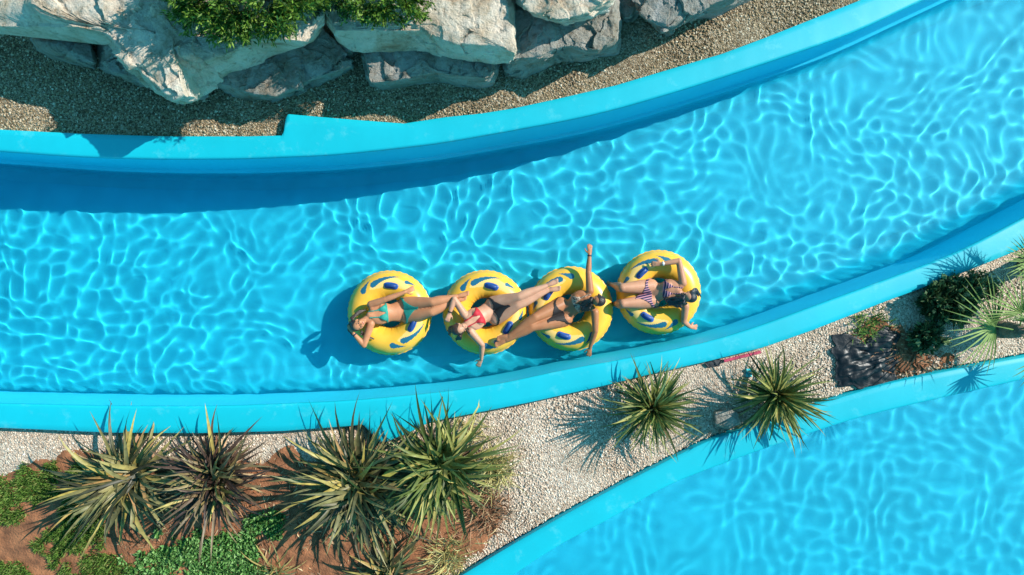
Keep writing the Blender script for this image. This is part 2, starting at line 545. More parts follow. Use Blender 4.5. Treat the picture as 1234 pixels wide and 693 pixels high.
def inpoly(x, y, P):
    P = np.asarray(P, float); r = np.zeros(len(x), bool)
    for i in range(len(P)):
        x1, y1 = P[i]; x2, y2 = P[(i + 1) % len(P)]
        c = ((y1 > y) != (y2 > y)) & (x < (x2 - x1) * (y - y1) / (y2 - y1 + 1e-12) + x1)
        r ^= c
    return r


def polydist(x, y, P):
    P = np.asarray(P, float); d = np.full(len(x), 1e9)
    for i in range(len(P)):
        a, b = P[i], P[(i + 1) % len(P)]
        ab = b - a; t = np.clip(((x - a[0]) * ab[0] + (y - a[1]) * ab[1]) / (ab @ ab + 1e-12), 0, 1)
        d = np.minimum(d, np.hypot(x - a[0] - t * ab[0], y - a[1] - t * ab[1]))
    return np.where(inpoly(x, y, P), d, -d)


SOILS = {
    'left': [(-150, 590), (10, 582), (28, 566), (60, 556), (130, 556), (180, 566), (240, 560), (300, 555), (345, 545), (420, 556), (470, 566), (520, 560), (560, 575), (590, 600), (598, 640), (560, 668), (535, 700), (500, 760), (-150, 760)],
    'right': [(1012, 408), (1050, 398), (1085, 402), (1098, 420), (1142, 432), (1140, 446), (1100, 456), (1055, 464), (1022, 468), (1010, 445)],
}
SOILW = {k: [W(x, y, ZG)[:2] for x, y in v] for k, v in SOILS.items()}


def soil_h(x, y):
    h = np.full(len(x), -1.0)
    for k, P in SOILW.items():
        d = polydist(x, y, P) + 0.16 * fbm(x * 2.5, y * 2.5, x * 0, 40, 4)
        h = np.maximum(h, np.clip(d / 0.25, -1, 1))
    return h


for k, P in SOILW.items():
    A = np.array(P); x0, y0 = A.min(0) - 0.25; x1, y1 = A.max(0) + 0.25
    xs = np.arange(x0, x1, 0.04); ys = np.arange(y0, y1, 0.04)
    X, Y = np.meshgrid(xs, ys)
    h = soil_h(X.ravel(), Y.ravel())
    Z = ZG + h * 0.035 + 0.012 * fbm(X.ravel() * 5, Y.ravel() * 5, 0 * h, 41, 4)
    Z = np.where(h < -0.95, ZG - 0.07, Z)
    ok = ~((Y.ravel() > _flo_s(X.ravel()) - 0.06) | (Y.ravel() < fRO(X.ravel()) + 0.06))
    Z = np.where(ok, Z, ZG - 0.07)
    F = grid_faces(len(ys), len(xs)); F = F[(ok & (h > -0.96))[F].all(1)]
    ids, inv = np.unique(F, return_inverse=True)
    o = link_mesh('soil', mesh_arrays('soil', np.stack([X.ravel(), Y.ravel(), Z], 1)[ids], inv.reshape(-1, 4)), M['soil'])
    o['kind'] = 'structure'


def ico():
    p = (1 + 5 ** .5) / 2
    V = np.array([(-1, p, 0), (1, p, 0), (-1, -p, 0), (1, -p, 0), (0, -1, p), (0, 1, p), (0, -1, -p), (0, 1, -p), (p, 0, -1), (p, 0, 1), (-p, 0, -1), (-p, 0, 1)]) / math.hypot(1, p)
    F = np.array([(0, 11, 5), (0, 5, 1), (0, 1, 7), (0, 7, 10), (0, 10, 11), (1, 5, 9), (5, 11, 4), (11, 10, 2), (10, 7, 6), (7, 1, 8), (3, 9, 4), (3, 4, 2), (3, 2, 6), (3, 6, 8), (3, 8, 9), (4, 9, 5), (2, 4, 11), (6, 2, 10), (8, 6, 7), (9, 8, 1)])
    return V, F


def scatter_stones(name, x, y, z, r, mat, seed, label):
    rg = np.random.default_rng(seed); V0, F0 = ico(); n = len(x)
    sc = rg.uniform(0.65, 1.35, (n, 1, 3)) * r[:, None, None]; sc[:, :, 2] *= 0.5
    V = V0[None] * rg.uniform(0.8, 1.2, (n, 12, 1)) * sc
    a = rg.uniform(0, 6.28, n); c, s = np.cos(a)[:, None], np.sin(a)[:, None]
    X = V[:, :, 0] * c - V[:, :, 1] * s + x[:, None]; Y = V[:, :, 0] * s + V[:, :, 1] * c + y[:, None]; Z = V[:, :, 2] + z[:, None]
    VV = np.stack([X, Y, Z], -1).reshape(-1, 3)
    F = (F0[None] + 12 * np.arange(n)[:, None, None]).reshape(-1, 3)
    o = link_mesh(name, mesh_arrays(name, VV, F), mat, smooth=False)
    return tag(o, label, None, None, 'stuff')


def pebble_field(n, test, mat, seed, rr, label):
    rg = np.random.default_rng(seed)
    x = rg.uniform(-8.6, 8.6, n); y = rg.uniform(-5.0, 5.0, n)
    k = test(x, y, rg); x, y = x[k], y[k]
    r = rr[0] * (rr[1] / rr[0]) ** (rg.random(len(x)) ** 2)
    z = ZG + r * 0.12
    scatter_stones('pebbles', x, y, z, r, mat, seed, label)


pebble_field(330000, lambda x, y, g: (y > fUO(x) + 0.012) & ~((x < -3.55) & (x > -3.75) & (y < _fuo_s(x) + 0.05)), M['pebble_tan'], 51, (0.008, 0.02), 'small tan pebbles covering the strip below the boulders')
pebble_field(260000, lambda x, y, g: (y < fLO(x) - 0.012) & (y > fRO(x) + 0.012) & ((soil_h(x, y) < 0.1) | (g.random(len(x)) < 0.012)), M['pebble_pale'], 52, (0.008, 0.018), 'pale pinkish pebbles covering the strip between the two channels')

# ------------------------------------------------------------------ boulders
def resample(P, n):
    P = np.asarray(P, float); Q = np.concatenate([P, P[:1]])
    c = P.mean(0)
    d = np.r_[0, np.cumsum(np.hypot(*np.diff(Q, axis=0).T))]
    t = np.linspace(0, d[-1], n, endpoint=False)
    R = np.stack([np.interp(t, d, Q[:, 0]), np.interp(t, d, Q[:, 1])], 1)
    a = np.unwrap(np.arctan2(R[:, 1] - c[1], R[:, 0] - c[0]))
    return R


def boulder(label, top, zt, base, zb, seed, mat='rock', rough=0.055, tilt=(0, 0), dome=0.10, strata=0.0):
    """A limestone block: lofted from its base outline to its top outline, then broken up by noise."""
    zt, zb = ZG + (zt - 0.33) * 0.85, ZG + (zb - 0.33) * 0.85
    n = 260
    T = np.array([W(x, y, zt)[:2] for x, y in top]); B = np.array([W(x, y, zb)[:2] for x, y in base])
    ct = T.mean(0)
    def polar(P, c):
        R = resample(P, 720); a = np.arctan2(R[:, 1] - c[1], R[:, 0] - c[0]); r = np.hypot(*(R - c).T)
        out = np.zeros(n)
        ang = np.linspace(-math.pi, math.pi, n, endpoint=False)
        for i, q in enumerate(ang):
            dd = np.abs((a - q + math.pi) % (2 * math.pi) - math.pi)
            m = dd < 0.035
            out[i] = r[m].max() if m.any() else r[np.argmin(dd)]
        return out, ang
    rT, ang = polar(T, ct); rB, _ = polar(B, ct)
    dirs = np.stack([np.cos(ang), np.sin(ang)], 1)
    cols = []
    m = 60
    for k in range(m):                                   # sides, base to top
        t = k / (m - 1)
        r = rB * (1 - t) + rT * t
        r = r * (1 + 0.012 * math.sin(math.pi * t))
        edge = max(0, (t - 0.9) / 0.1); r = r - 0.012 * edge ** 2
        z = zb + (zt - zb) * t - 0.02 * edge ** 2
        cols.append(np.concatenate([ct + dirs * r[:, None], np.full((n, 1), z)], 1))
    for k in range(1, 66):                               # top
        t = k / 66
        r = (rT - 0.012) * (1 - t)
        z = zt - 0.02 + dome * (1 - (1 - t) ** 2) * 0.5
        cols.append(np.concatenate([ct + dirs * r[:, None], np.full((n, 1), z)], 1))
    V = np.concatenate(cols); ring = np.concatenate([np.full(n, k) for k in range(m + 65)])
    V[:, 2] += (V[:, 0] - ct[0]) * tilt[0] * np.clip((V[:, 2] - zb) / (zt - zb + 1e-6), 0, 1.2) + (V[:, 1] - ct[1]) * tilt[1] * np.clip((V[:, 2] - zb) / (zt - zb + 1e-6), 0, 1.2)
    x, y, z = V.T
    side = ring < m
    big = fbm(x * 1.6, y * 1.6, z * 1.6, seed, 3)
    fine = fbm(x * 6, y * 6, z * 9, seed + 5, 4)
    rid = 1 - np.abs(fbm(x * 2.6 + 4, y * 2.6, z * 3.4, seed + 8, 3)) * 2
    # stepped fracture planes
    st = vnoise(x * 3.1, y * 3.1, z * 3.1, seed + 12); st = np.round(st * 3.0) / 3.0
    # broken facets: every cell of a scatter of points is its own tilted plane
    rg = np.random.default_rng(seed); fac = 0
    wv = V + 0.05 * np.stack([fbm(x * 5, y * 5, z * 5, seed + 20, 2), fbm(x * 5, y * 5, z * 5, seed + 23, 2), fbm(x * 5, y * 5, z * 5, seed + 26, 2)], 1)
    for cell, am in ((0.42, 1.0), (0.17, 0.42)):
        lo_, hi_ = V.min(0) - 0.1, V.max(0) + 0.1
        K = int(min(900, max(12, np.prod((hi_ - lo_) / cell) * 1.2)))
        Sd = rg.uniform(lo_, hi_, (K, 3)); tl = rg.normal(0, 1, (K, 3)); of = rg.normal(0, 1, K)
        kd = kdtree.KDTree(K)
        for i, s_ in enumerate(Sd): kd.insert(s_, i)
        kd.balance()
        ix = np.array([kd.find(p)[1] for p in wv])
        fac = fac + am * (0.45 * of[ix] + np.clip(((V - Sd[ix]) * tl[ix]).sum(1) / cell * 1.1, -1.3, 1.3))
    disp = rough * (0.6 * big + 0.30 * fine + 0.35 * rid - 0.2 + 0.3 * st + 0.62 * fac)
    out = V[:, :2] - ct; out = out / (np.hypot(*out.T)[:, None] + 1e-6)
    dl = np.where(side, 1.0, np.clip((m + 6 - ring) / 6, 0, 1))
    V[:, 0] += out[:, 0] * disp * dl; V[:, 1] += out[:, 1] * disp * dl
    lay = np.sin((z + 0.05 * big) * 24 + seed) * strata
    V[:, 0] += out[:, 0] * lay * side; V[:, 1] += out[:, 1] * lay * side
    up = np.clip((ring - m + 8) / 10, 0, 1)
    V[:, 2] += disp * up * 0.9
    off = np.array([ct[0], ct[1], zb])
    F = [tuple(int(a) for a in f) for f in grid_faces(m + 65, n, True)]
    a = len(V)
    V = np.concatenate([V, [V[-n:].mean(0)]])
    F += [((m + 64) * n + i, (m + 64) * n + (i + 1) % n, a) for i in range(n)]
    me = bpy.data.meshes.new('boulder'); me.from_pydata((V - off).tolist(), [], F); me.update()
    o = link_mesh('boulder', me, M[mat], smooth=True)
    me.set_sharp_from_angle(angle=math.radians(38))
    o.location = off
    return tag(o, label, 'boulder', 'limestone boulders above the pool')


boulder('largest cream boulder, left of the picture, with a green shrub growing on top',
        [(28, -90), (42, 0), (60, 11), (86, 22), (107, 22), (122, 34), (132, 46), (141, 64), (162, 83), (172, 95), (201, 113), (219, 115), (214, 91), (206, 66), (243, 64), (247, 74), (270, 63), (294, 50), (327, 38), (368, 48), (380, 34), (386, 15), (384, -90)], 1.72,
        [(-90, 20), (0, 29), (36, 37), (72, 35), (112, 40), (134, 50), (148, 76), (176, 104), (213, 122), (240, 121), (262, 110), (288, 88), (330, 64), (368, 52), (386, 26), (388, -90)], 0.95, 101, rough=0.06)
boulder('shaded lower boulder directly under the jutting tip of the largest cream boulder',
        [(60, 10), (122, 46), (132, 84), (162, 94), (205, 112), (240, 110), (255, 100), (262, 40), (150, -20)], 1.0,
        [(60, 10), (118, 50), (124, 86), (158, 97), (200, 115), (222, 124), (250, 119), (262, 60), (150, -20)], 0.22, 102, 'rock_shade_grey')
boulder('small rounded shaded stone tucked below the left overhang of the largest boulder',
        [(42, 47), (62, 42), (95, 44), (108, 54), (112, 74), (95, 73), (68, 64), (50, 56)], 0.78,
        [(38, 46), (62, 40), (97, 42), (112, 54), (118, 85), (92, 79), (66, 71), (47, 61)], 0.25, 103, 'rock_shade_grey', rough=0.03, dome=0.16)
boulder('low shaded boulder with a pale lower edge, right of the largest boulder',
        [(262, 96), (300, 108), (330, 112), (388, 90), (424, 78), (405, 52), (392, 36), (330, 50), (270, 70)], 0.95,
        [(258, 104), (268, 113), (300, 121), (326, 124), (352, 118), (392, 98), (430, 82), (412, 62), (392, 36), (320, 50), (262, 80)], 0.22, 104, 'rock_shade_grey', rough=0.045, tilt=(0.05, 0.1))
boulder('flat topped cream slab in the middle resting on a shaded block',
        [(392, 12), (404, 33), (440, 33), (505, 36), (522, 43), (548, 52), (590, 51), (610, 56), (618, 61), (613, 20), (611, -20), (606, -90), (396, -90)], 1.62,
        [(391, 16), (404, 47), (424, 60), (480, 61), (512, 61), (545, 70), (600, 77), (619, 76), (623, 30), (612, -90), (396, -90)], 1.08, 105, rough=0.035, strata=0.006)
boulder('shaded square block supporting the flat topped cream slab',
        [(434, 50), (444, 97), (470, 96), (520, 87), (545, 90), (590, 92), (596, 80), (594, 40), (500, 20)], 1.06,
        [(435, 50), (444, 104), (460, 109), (500, 104), (540, 101), (549, 104), (575, 107), (597, 104), (602, 90), (600, 40), (500, 20)], 0.22, 106, 'rock_shade_grey', rough=0.035)
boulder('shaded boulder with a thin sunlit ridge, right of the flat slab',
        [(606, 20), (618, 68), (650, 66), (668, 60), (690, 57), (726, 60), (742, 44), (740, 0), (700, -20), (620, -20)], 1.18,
        [(606, 30), (612, 74), (599, 84), (602, 96), (625, 98), (655, 86), (668, 77), (700, 74), (743, 66), (748, 40), (742, -10), (620, -10)], 0.22, 107, 'rock_shade_grey', rough=0.05, tilt=(0.06, -0.02))
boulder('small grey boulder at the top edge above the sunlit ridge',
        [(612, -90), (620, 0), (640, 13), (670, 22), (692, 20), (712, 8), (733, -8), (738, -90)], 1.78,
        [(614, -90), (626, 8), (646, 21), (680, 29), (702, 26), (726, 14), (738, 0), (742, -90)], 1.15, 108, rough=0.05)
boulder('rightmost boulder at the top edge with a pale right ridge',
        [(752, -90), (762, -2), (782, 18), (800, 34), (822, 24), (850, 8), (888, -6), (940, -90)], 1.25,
        [(756, -90), (764, 0), (780, 20), (803, 45), (830, 28), (856, 22), (906, 0), (950, -90)], 0.22, 109, 'rock_shade_grey', rough=0.05, tilt=(0.10, 0.06))
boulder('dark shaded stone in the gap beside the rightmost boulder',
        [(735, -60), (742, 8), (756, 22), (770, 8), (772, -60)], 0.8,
        [(732, -60), (740, 14), (756, 30), (774, 12), (776, -60)], 0.25, 110, 'rock_shade_grey', rough=0.04)
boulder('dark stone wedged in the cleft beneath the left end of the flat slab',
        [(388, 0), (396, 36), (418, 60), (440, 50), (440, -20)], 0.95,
        [(384, 0), (392, 40), (420, 70), (440, 60), (440, -20)], 0.25, 111, 'rock_shade_grey', rough=0.04)
# small grey stone beside the second channel
b = boulder('pale grey stone lying between the two single spiky plants', [(861, 497), (880, 491), (892, 497), (893, 510), (876, 517), (862, 512)], 0.68,
            [(857, 495), (880, 488), (895, 495), (896, 512), (876, 520), (858, 514)], 0.28, 120, 'rock_shade_grey', rough=0.02, dome=0.06)
b['category'] = 'stone'; b['group'] = ''
del b['group']
b.name = 'stone'
b.scale = (0.9, 0.9, 1)

# ------------------------------------------------------------------ leaves
def blade_mesh(leaves, seg=7):
    """leaves: list of dict(base, az, el, L, w, droop, fold, twist) -> arrays with one island per leaf."""
    VV, FF, n0 = [], [], 0
    for q in leaves:
        p = np.array(q['base'], float); el = q['el']; az = q['az']; kink = q.get('kink', -1)
        L, w = q['L'], q['w']
        for i in range(seg + 1):
            s = i / seg
            d = np.array([math.cos(az) * math.cos(el), math.sin(az) * math.cos(el), math.sin(el)])
            side = np.array([-math.sin(az), math.cos(az), 0.0])
            up = np.cross(d, side)
            tw = q.get('twist', 0) * s
            sd = side * math.cos(tw) + up * math.sin(tw)
            ww = w * 0.5 * min(1.0, 0.55 + s * 2.2) * (1 - s ** 2.2) + 0.0008
            VV += [p - sd * ww, p - np.abs(up) * 0 - up * (-1) * (-ww) * q.get('fold', 0.35) if True else p, p + sd * ww]
            if i < seg:
                a = n0 + i * 3
                FF += [(a, a + 1, a + 4, a + 3), (a + 1, a + 2, a + 5, a + 4)]
            p = p + d * (L / seg)
            el -= q['droop'] / seg * (0.4 + 1.2 * s)
            if i == kink: el -= 0.9; az += 0.35
            az += q.get('sway', 0) / seg
        n0 += (seg + 1) * 3
    return np.array(VV), np.array(FF)


LEAF_GREEN = island_mat('green sword leaves', [(0.0, (0.04, 0.055, 0.015)), (0.3, (0.085, 0.11, 0.025)), (0.6, (0.15, 0.17, 0.04)), (0.85, (0.27, 0.26, 0.07)), (1.0, (0.42, 0.34, 0.10))], 0.5, 0.25, 0.12, 0.3)
LEAF_GREY = island_mat('grey green sword leaves', [(0.0, (0.03, 0.028, 0.014)), (0.25, (0.075, 0.072, 0.03)), (0.5, (0.15, 0.14, 0.055)), (0.80, (0.24, 0.20, 0.075)), (0.96, (0.36, 0.27, 0.06)), (1.0, (0.34, 0.18, 0.07))], 0.48, 0.3, 0.06, 0.35)
LEAF_PURPLE = island_mat('purple brown sword leaves', [(0.0, (0.03, 0.017, 0.014)), (0.4, (0.085, 0.048, 0.034)), (0.7, (0.16, 0.11, 0.055)), (0.9, (0.27, 0.21, 0.08)), (1.0, (0.42, 0.32, 0.09))], 0.48, 0.3, 0.05, 0.35)
LEAF_DEAD = island_mat('dry leaves', [(0.0, (0.10, 0.045, 0.025)), (0.4, (0.28, 0.13, 0.07)), (0.75, (0.42, 0.24, 0.14)), (1.0, (0.55, 0.40, 0.22))], 0.8, 0.2, 0.0, 0.1)
GRASS_DRY = island_mat('dry straw', [(0.0, (0.32, 0.24, 0.08)), (0.5, (0.48, 0.40, 0.15)), (1.0, (0.58, 0.52, 0.26))], 0.8, 0.0, 0.1, 0.1)
GRASS = island_mat('grass blades', [(0.0, (0.03, 0.07, 0.012)), (0.5, (0.10, 0.20, 0.03)), (0.9, (0.19, 0.28, 0.06)), (1.0, (0.3, 0.28, 0.1))], 0.6, 0.0, 0.15, 0.2)
HERB = island_mat('herb leaves', [(0.0, (0.04, 0.12, 0.025)), (0.5, (0.11, 0.27, 0.06)), (1.0, (0.25, 0.42, 0.14))], 0.55, 0.0, 0.15, 0.3)
SHRUB = island_mat('bright shrub leaves', [(0.0, (0.025, 0.06, 0.008)), (0.4, (0.07, 0.15, 0.015)), (0.8, (0.15, 0.26, 0.03)), (1.0, (0.24, 0.34, 0.06))], 0.5, 0.0, 0.2, 0.3)
DARKSHRUB = island_mat('dark shrub leaves', [(0.0, (0.02, 0.045, 0.02)), (0.6, (0.06, 0.12, 0.045)), (1.0, (0.14, 0.22, 0.09))], 0.5, 0.0, 0.1, 0.4)
PALM = island_mat('palm leaflets', [(0.0, (0.08, 0.14, 0.03)), (0.5, (0.16, 0.25, 0.06)), (1.0, (0.27, 0.36, 0.11))], 0.6, 0.1, 0.12, 0.2)


def spiky(label, px, py, zc, n, L, w, mat, seed, az_bias=None, el=(0.05, 1.45), droop=(0.25, 0.9), dead=14, group=None, name='spiky_plant', heads=1):
    """A sword-leaved plant: short stem, rosette of stiff blades, dry skirt."""
    rg = random.Random(seed); zc += ZG - 0.33
    c = W(px, py, zc)
    t = empty(name, (c.x, c.y, ZG), label, 'plant', group)
    hz = zc - ZG
    lv = []
    for i in range(n):
        u = (i + 0.5) / n
        az = i * 2.39996 + rg.uniform(-0.6, 0.6)
        if az_bias and rg.random() < az_bias[1]:
            az = az_bias[0] + rg.gauss(0, 0.7)
        e = el[0] + (el[1] - el[0]) * (u ** 1.15) + rg.uniform(-0.28, 0.28)
        LL = L * rg.uniform(0.55, 1.10) * (0.85 + 0.25 * math.sin(math.pi * min(1, u * 1.2)))
        ox, oy = rg.gauss(0, 0.02 + 0.03 * (heads > 1)), rg.gauss(0, 0.02 + 0.03 * (heads > 1))
        if heads > 1:
            h = rg.randrange(heads); ox += 0.13 * math.cos(h * 2.4 + seed); oy += 0.13 * math.sin(h * 2.4 + seed)
        lv.append(dict(base=(ox + 0.02 * math.cos(az), oy + 0.02 * math.sin(az), hz - 0.10 * (1 - u) + rg.uniform(-.02, .02)), az=az, el=e, L=LL, w=w * rg.uniform(0.75, 1.2),
                       droop=rg.uniform(*droop), fold=0.35, twist=rg.uniform(-1.3, 1.3), sway=rg.uniform(-0.55, 0.55), kink=rg.choice((2, 3, 4, 5)) if rg.random() < 0.14 else -1))
    V, F = blade_mesh(lv)
    V[:, 2] = np.maximum(V[:, 2], 0.01)
    link_mesh('foliage', mesh_arrays('foliage', V, F), mat, t)
    if dead:
        lv = []
        for i in range(dead):
            az = rg.uniform(0, 6.28)
            lv.append(dict(base=(0.03 * math.cos(az), 0.03 * math.sin(az), max(0.05, hz * 0.75 - 0.05)), az=az, el=rg.uniform(-0.5, 0.2), L=L * rg.uniform(0.5, 0.85), w=w * 0.8, droop=rg.uniform(0.2, 0.9), fold=0.2, twist=rg.uniform(-1.5, 1.5), sway=rg.uniform(-0.6, 0.6)))
        V, F = blade_mesh(lv); V[:, 2] = np.maximum(V[:, 2], 0.012 + 0.004 * RNG.random(len(V)))
        link_mesh('dry_leaves', mesh_arrays('dry_leaves', V, F), LEAF_DEAD, t)
    gm = Geo()
    gm.tube([(0, 0, -0.06), (0.01, 0.0, hz * 0.5), (0, 0, hz + 0.02)], [0.075, 0.06, 0.045], n=12, steps=5)
    gm.build('stem', M['bark'], t)
    return t


G1 = 'spiky plants along the lower planting bed'
spiky('spiky plant with grey-green leaves, leftmost in the lower bed beside the grass', 158, 580, 0.58, 210, 1.04, 0.062, LEAF_GREY, 1, (3.6, 0.45), (-0.05, 1.0), (0.4, 1.3), 60, G1, heads=2)
spiky('dark purple-brown spiky plant, second from left in the lower bed', 262, 577, 0.62, 230, 0.88, 0.052, LEAF_PURPLE, 2, None, (0.0, 1.25), (0.3, 1.1), 60, G1, heads=2)
spiky('big grey-green spiky plant left of the coping notch with one bright yellow leaf', 432, 584, 0.62, 240, 1.12, 0.066, LEAF_GREY, 3, None, (-0.05, 1.1), (0.4, 1.3), 75, G1, heads=3)
spiky('tall green spiky plant right of the coping notch beside dry grass', 532, 562, 0.66, 240, 1.02, 0.056, LEAF_GREEN, 4, (4.4, 0.25), (-0.05, 1.25), (0.4, 1.3), 80, G1, heads=3)
spiky('spiky plant cut by the bottom edge, below the two biggest ones', 462, 700, 0.58, 110, 0.85, 0.05, LEAF_GREY, 5, None, (0.0, 1.2), (0.4, 1.2), 60, G1, heads=2)
G2 = 'single spiky plants on the pale gravel'
spiky('single green spiky plant with one tall upright leaf on the gravel', 786, 492, 0.64, 210, 0.74, 0.038, LEAF_GREEN, 6, None, (-0.2, 1.45), (0.3, 1.1), 14, G2)
spiky('single green spiky plant leaning over the second channel coping', 935, 476, 0.66, 210, 0.80, 0.038, LEAF_GREEN, 7, (5.2, 0.2), (-0.2, 1.45), (0.3, 1.1), 14, G2)
t = [o for o in COL.objects if o.get('label', '').startswith('single green spiky plant with one')][0]
V, F = blade_mesh([dict(base=(0.0, 0.05, 0.40), az=1.55, el=1.1, L=1.05, w=0.04, droop=0.25, fold=0.3, twist=0.3)])
link_mesh('upright_leaf', mesh_arrays('upright_leaf', V, F), GRASS_DRY, t)
t = [o for o in COL.objects if o.get('label', '').startswith('big grey-green spiky')][0]
V, F = blade_mesh([dict(base=(0.35, 0.12, 0.40), az=0.62, el=0.35, L=0.62, w=0.10, droop=0.4, fold=0.2, twist=0.2)])
yl = simple_mat('yellowed leaf', (0.55, 0.50, 0.10), 0.5, 0.2, 9)
link_mesh('yellow_leaf', mesh_arrays('yellow_leaf', V, F), yl, t)


def tuft(name, label, cat, px, py, n, L, w, mat, seed, spread=0.12, el=(0.2, 1.4), droop=(0.3, 1.2), group=None):
    rg = random.Random(seed); c = W(px, py, ZG)
    lv = [dict(base=(rg.gauss(0, spread), rg.gauss(0, spread), 0.0), az=rg.uniform(0, 6.28), el=rg.uniform(*el), L=L * rg.uniform(0.5, 1.1), w=w, droop=rg.uniform(*droop), fold=0.1, twist=rg.uniform(-1, 1), sway=rg.uniform(-1, 1)) for _ in range(n)]
    V, F = blade_mesh(lv, 5); V[:, 2] = np.maximum(V[:, 2], 0.012)
    o = link_mesh(name, mesh_arrays(name, V, F), mat)
    o.location = c
    return tag(o, label, cat, group)


tuft('grass_tuft', 'pale yellow dry grass tuft at the right side of the tall green spiky plant', 'grass', 596, 566, 260, 0.42, 0.012, GRASS_DRY, 11, 0.10)
tuft('grass_tuft', 'rusty brown dry grass tuft below the pale yellow tuft', 'grass', 584, 612, 320, 0.34, 0.012, LEAF_DEAD, 12, 0.15)
tuft('grass_tuft', 'yellow straw tuft at the bottom edge left of the cut-off spiky plant', 'grass', 332, 690, 60, 0.55, 0.022, GRASS_DRY, 13, 0.06)
tuft('grass_tuft', 'straw coloured grass tuft right of the cut-off spiky plant', 'grass', 540, 672, 200, 0.38, 0.012, GRASS_DRY, 14, 0.12)
tuft('grass_tuft', 'thin pale grass tuft beside the coping above the tall green spiky plant', 'grass', 568, 520, 90, 0.30, 0.012, GRASS_DRY, 15, 0.10)


def leaf_cloud(pts, dirs, L, w, rg, cross=True):
    """Small pointed leaves at pts growing along dirs."""
    n = len(pts); up = rg.normal(size=(n, 3)); s = np.cross(dirs, up); s /= np.linalg.norm(s, axis=1)[:, None] + 1e-9
    Ls = (L * rg.uniform(0.6, 1.3, n))[:, None]; ws = (w * rg.uniform(0.7, 1.3, n))[:, None]
    A = pts; B = pts + dirs * Ls * 0.45 + s * ws; Cc = pts + dirs * Ls; D = pts + dirs * Ls * 0.45 - s * ws
    V = np.stack([A, B, Cc, D], 1).reshape(-1, 3)
    F = np.arange(4 * n).reshape(-1, 4)
    return V, F


def shrub(name, label, cat, px, py, zc, rad, nb, npl, L, w, mat, seed, z0=0.33, group=None, sprig=0.2):
    """A bush: leafy sprigs spread through its volume, leaving gaps, on a few woody stems."""
    rg = np.random.default_rng(seed)
    zc, z0 = ZG + (zc - 0.33) * 0.87, ZG + (z0 - 0.33) * 0.85
    c = W(px, py, zc); t = empty(name, (c.x, c.y, z0), label, cat, group)
    hz = zc - z0
    d = rg.normal(size=(nb, 3)); d[:, 2] = np.abs(d[:, 2]) * 0.9 - 0.15; d /= np.linalg.norm(d, axis=1)[:, None]
    lum = 1 + 0.28 * fbm(d[:, 0] * 2.5, d[:, 1] * 2.5, d[:, 2] * 2.5, seed, 2)
    tip = d * np.array(rad) * (lum * rg.uniform(0.45, 1.0, nb) ** 0.5)[:, None] + np.array([0, 0, hz])
    P, D = [], []
    for a, dd in zip(tip, d):
        g = dd + rg.normal(0, 0.35, 3) + np.array([0, 0, 0.25]); g /= np.linalg.norm(g)
        s = rg.random(npl)
        p = a + np.outer(s - 0.5, g) * sprig + rg.normal(0, sprig * 0.10, (npl, 3))
        q = g + rg.normal(0, 0.55, (npl, 3)); q /= np.linalg.norm(q, axis=1)[:, None]
        P.append(p); D.append(q)
    P = np.concatenate(P); D = np.concatenate(D)
    V, F = leaf_cloud(P, D, L, w, rg)
    V[:, 2] = np.maximum(V[:, 2], 0.005)
    link_mesh('foliage', mesh_arrays('foliage', V, F), mat, t, smooth=False)
    gm = Geo()
    for i in range(7):
        e = tip[rg.integers(nb)]
        gm.tube([(0, 0, -0.05), e * np.array([0.4, 0.4, 0.55]), e], [0.03, 0.018, 0.006], n=7, steps=4)
    gm.build('stem', M['bark'], t)
    return t


shrub('shrub', 'bright green shrub growing over the largest cream boulder', 'shrub', 292, -14, 2.0, (1.0, 0.62, 0.42), 620, 34, 0.075, 0.011, SHRUB, 61, 1.55, sprig=0.26)
shrub('shrub', 'smaller green shrub at the top edge on the flat cream slab', 'shrub', 462, -10, 1.85, (0.52, 0.38, 0.28), 260, 34, 0.06, 0.011, SHRUB, 62, 1.55, sprig=0.22)
shrub('shrub', 'dark shaded bush filling the cleft at the top edge between boulder and slab', 'shrub', 398, -28, 1.7, (0.42, 0.45, 0.3), 180, 34, 0.06, 0.012, DARKSHRUB, 63, 1.0)
shrub('shrub', 'dark leafy bush beside the palm below the coping', 'shrub', 1142, 364, 0.46, (0.34, 0.24, 0.12), 95, 22, 0.10, 0.03, DARKSHRUB, 64)
shrub('shrub', 'low dark bush in shade left of the palm, above the red soil', 'shrub', 1118, 408, 0.42, (0.18, 0.13, 0.08), 32, 22, 0.10, 0.028, DARKSHRUB, 65)
shrub('shrub', 'low green bush hugging the coping above the palm', 'shrub', 1166, 346, 0.44, (0.42, 0.14, 0.12), 90, 26, 0.05, 0.016, DARKSHRUB, 66)
tuft('weed', 'small olive weed growing beside the black plastic sheet', 'weed', 1046, 394, 130, 0.22, 0.014, GRASS, 67, 0.13, (0.0, 1.2))


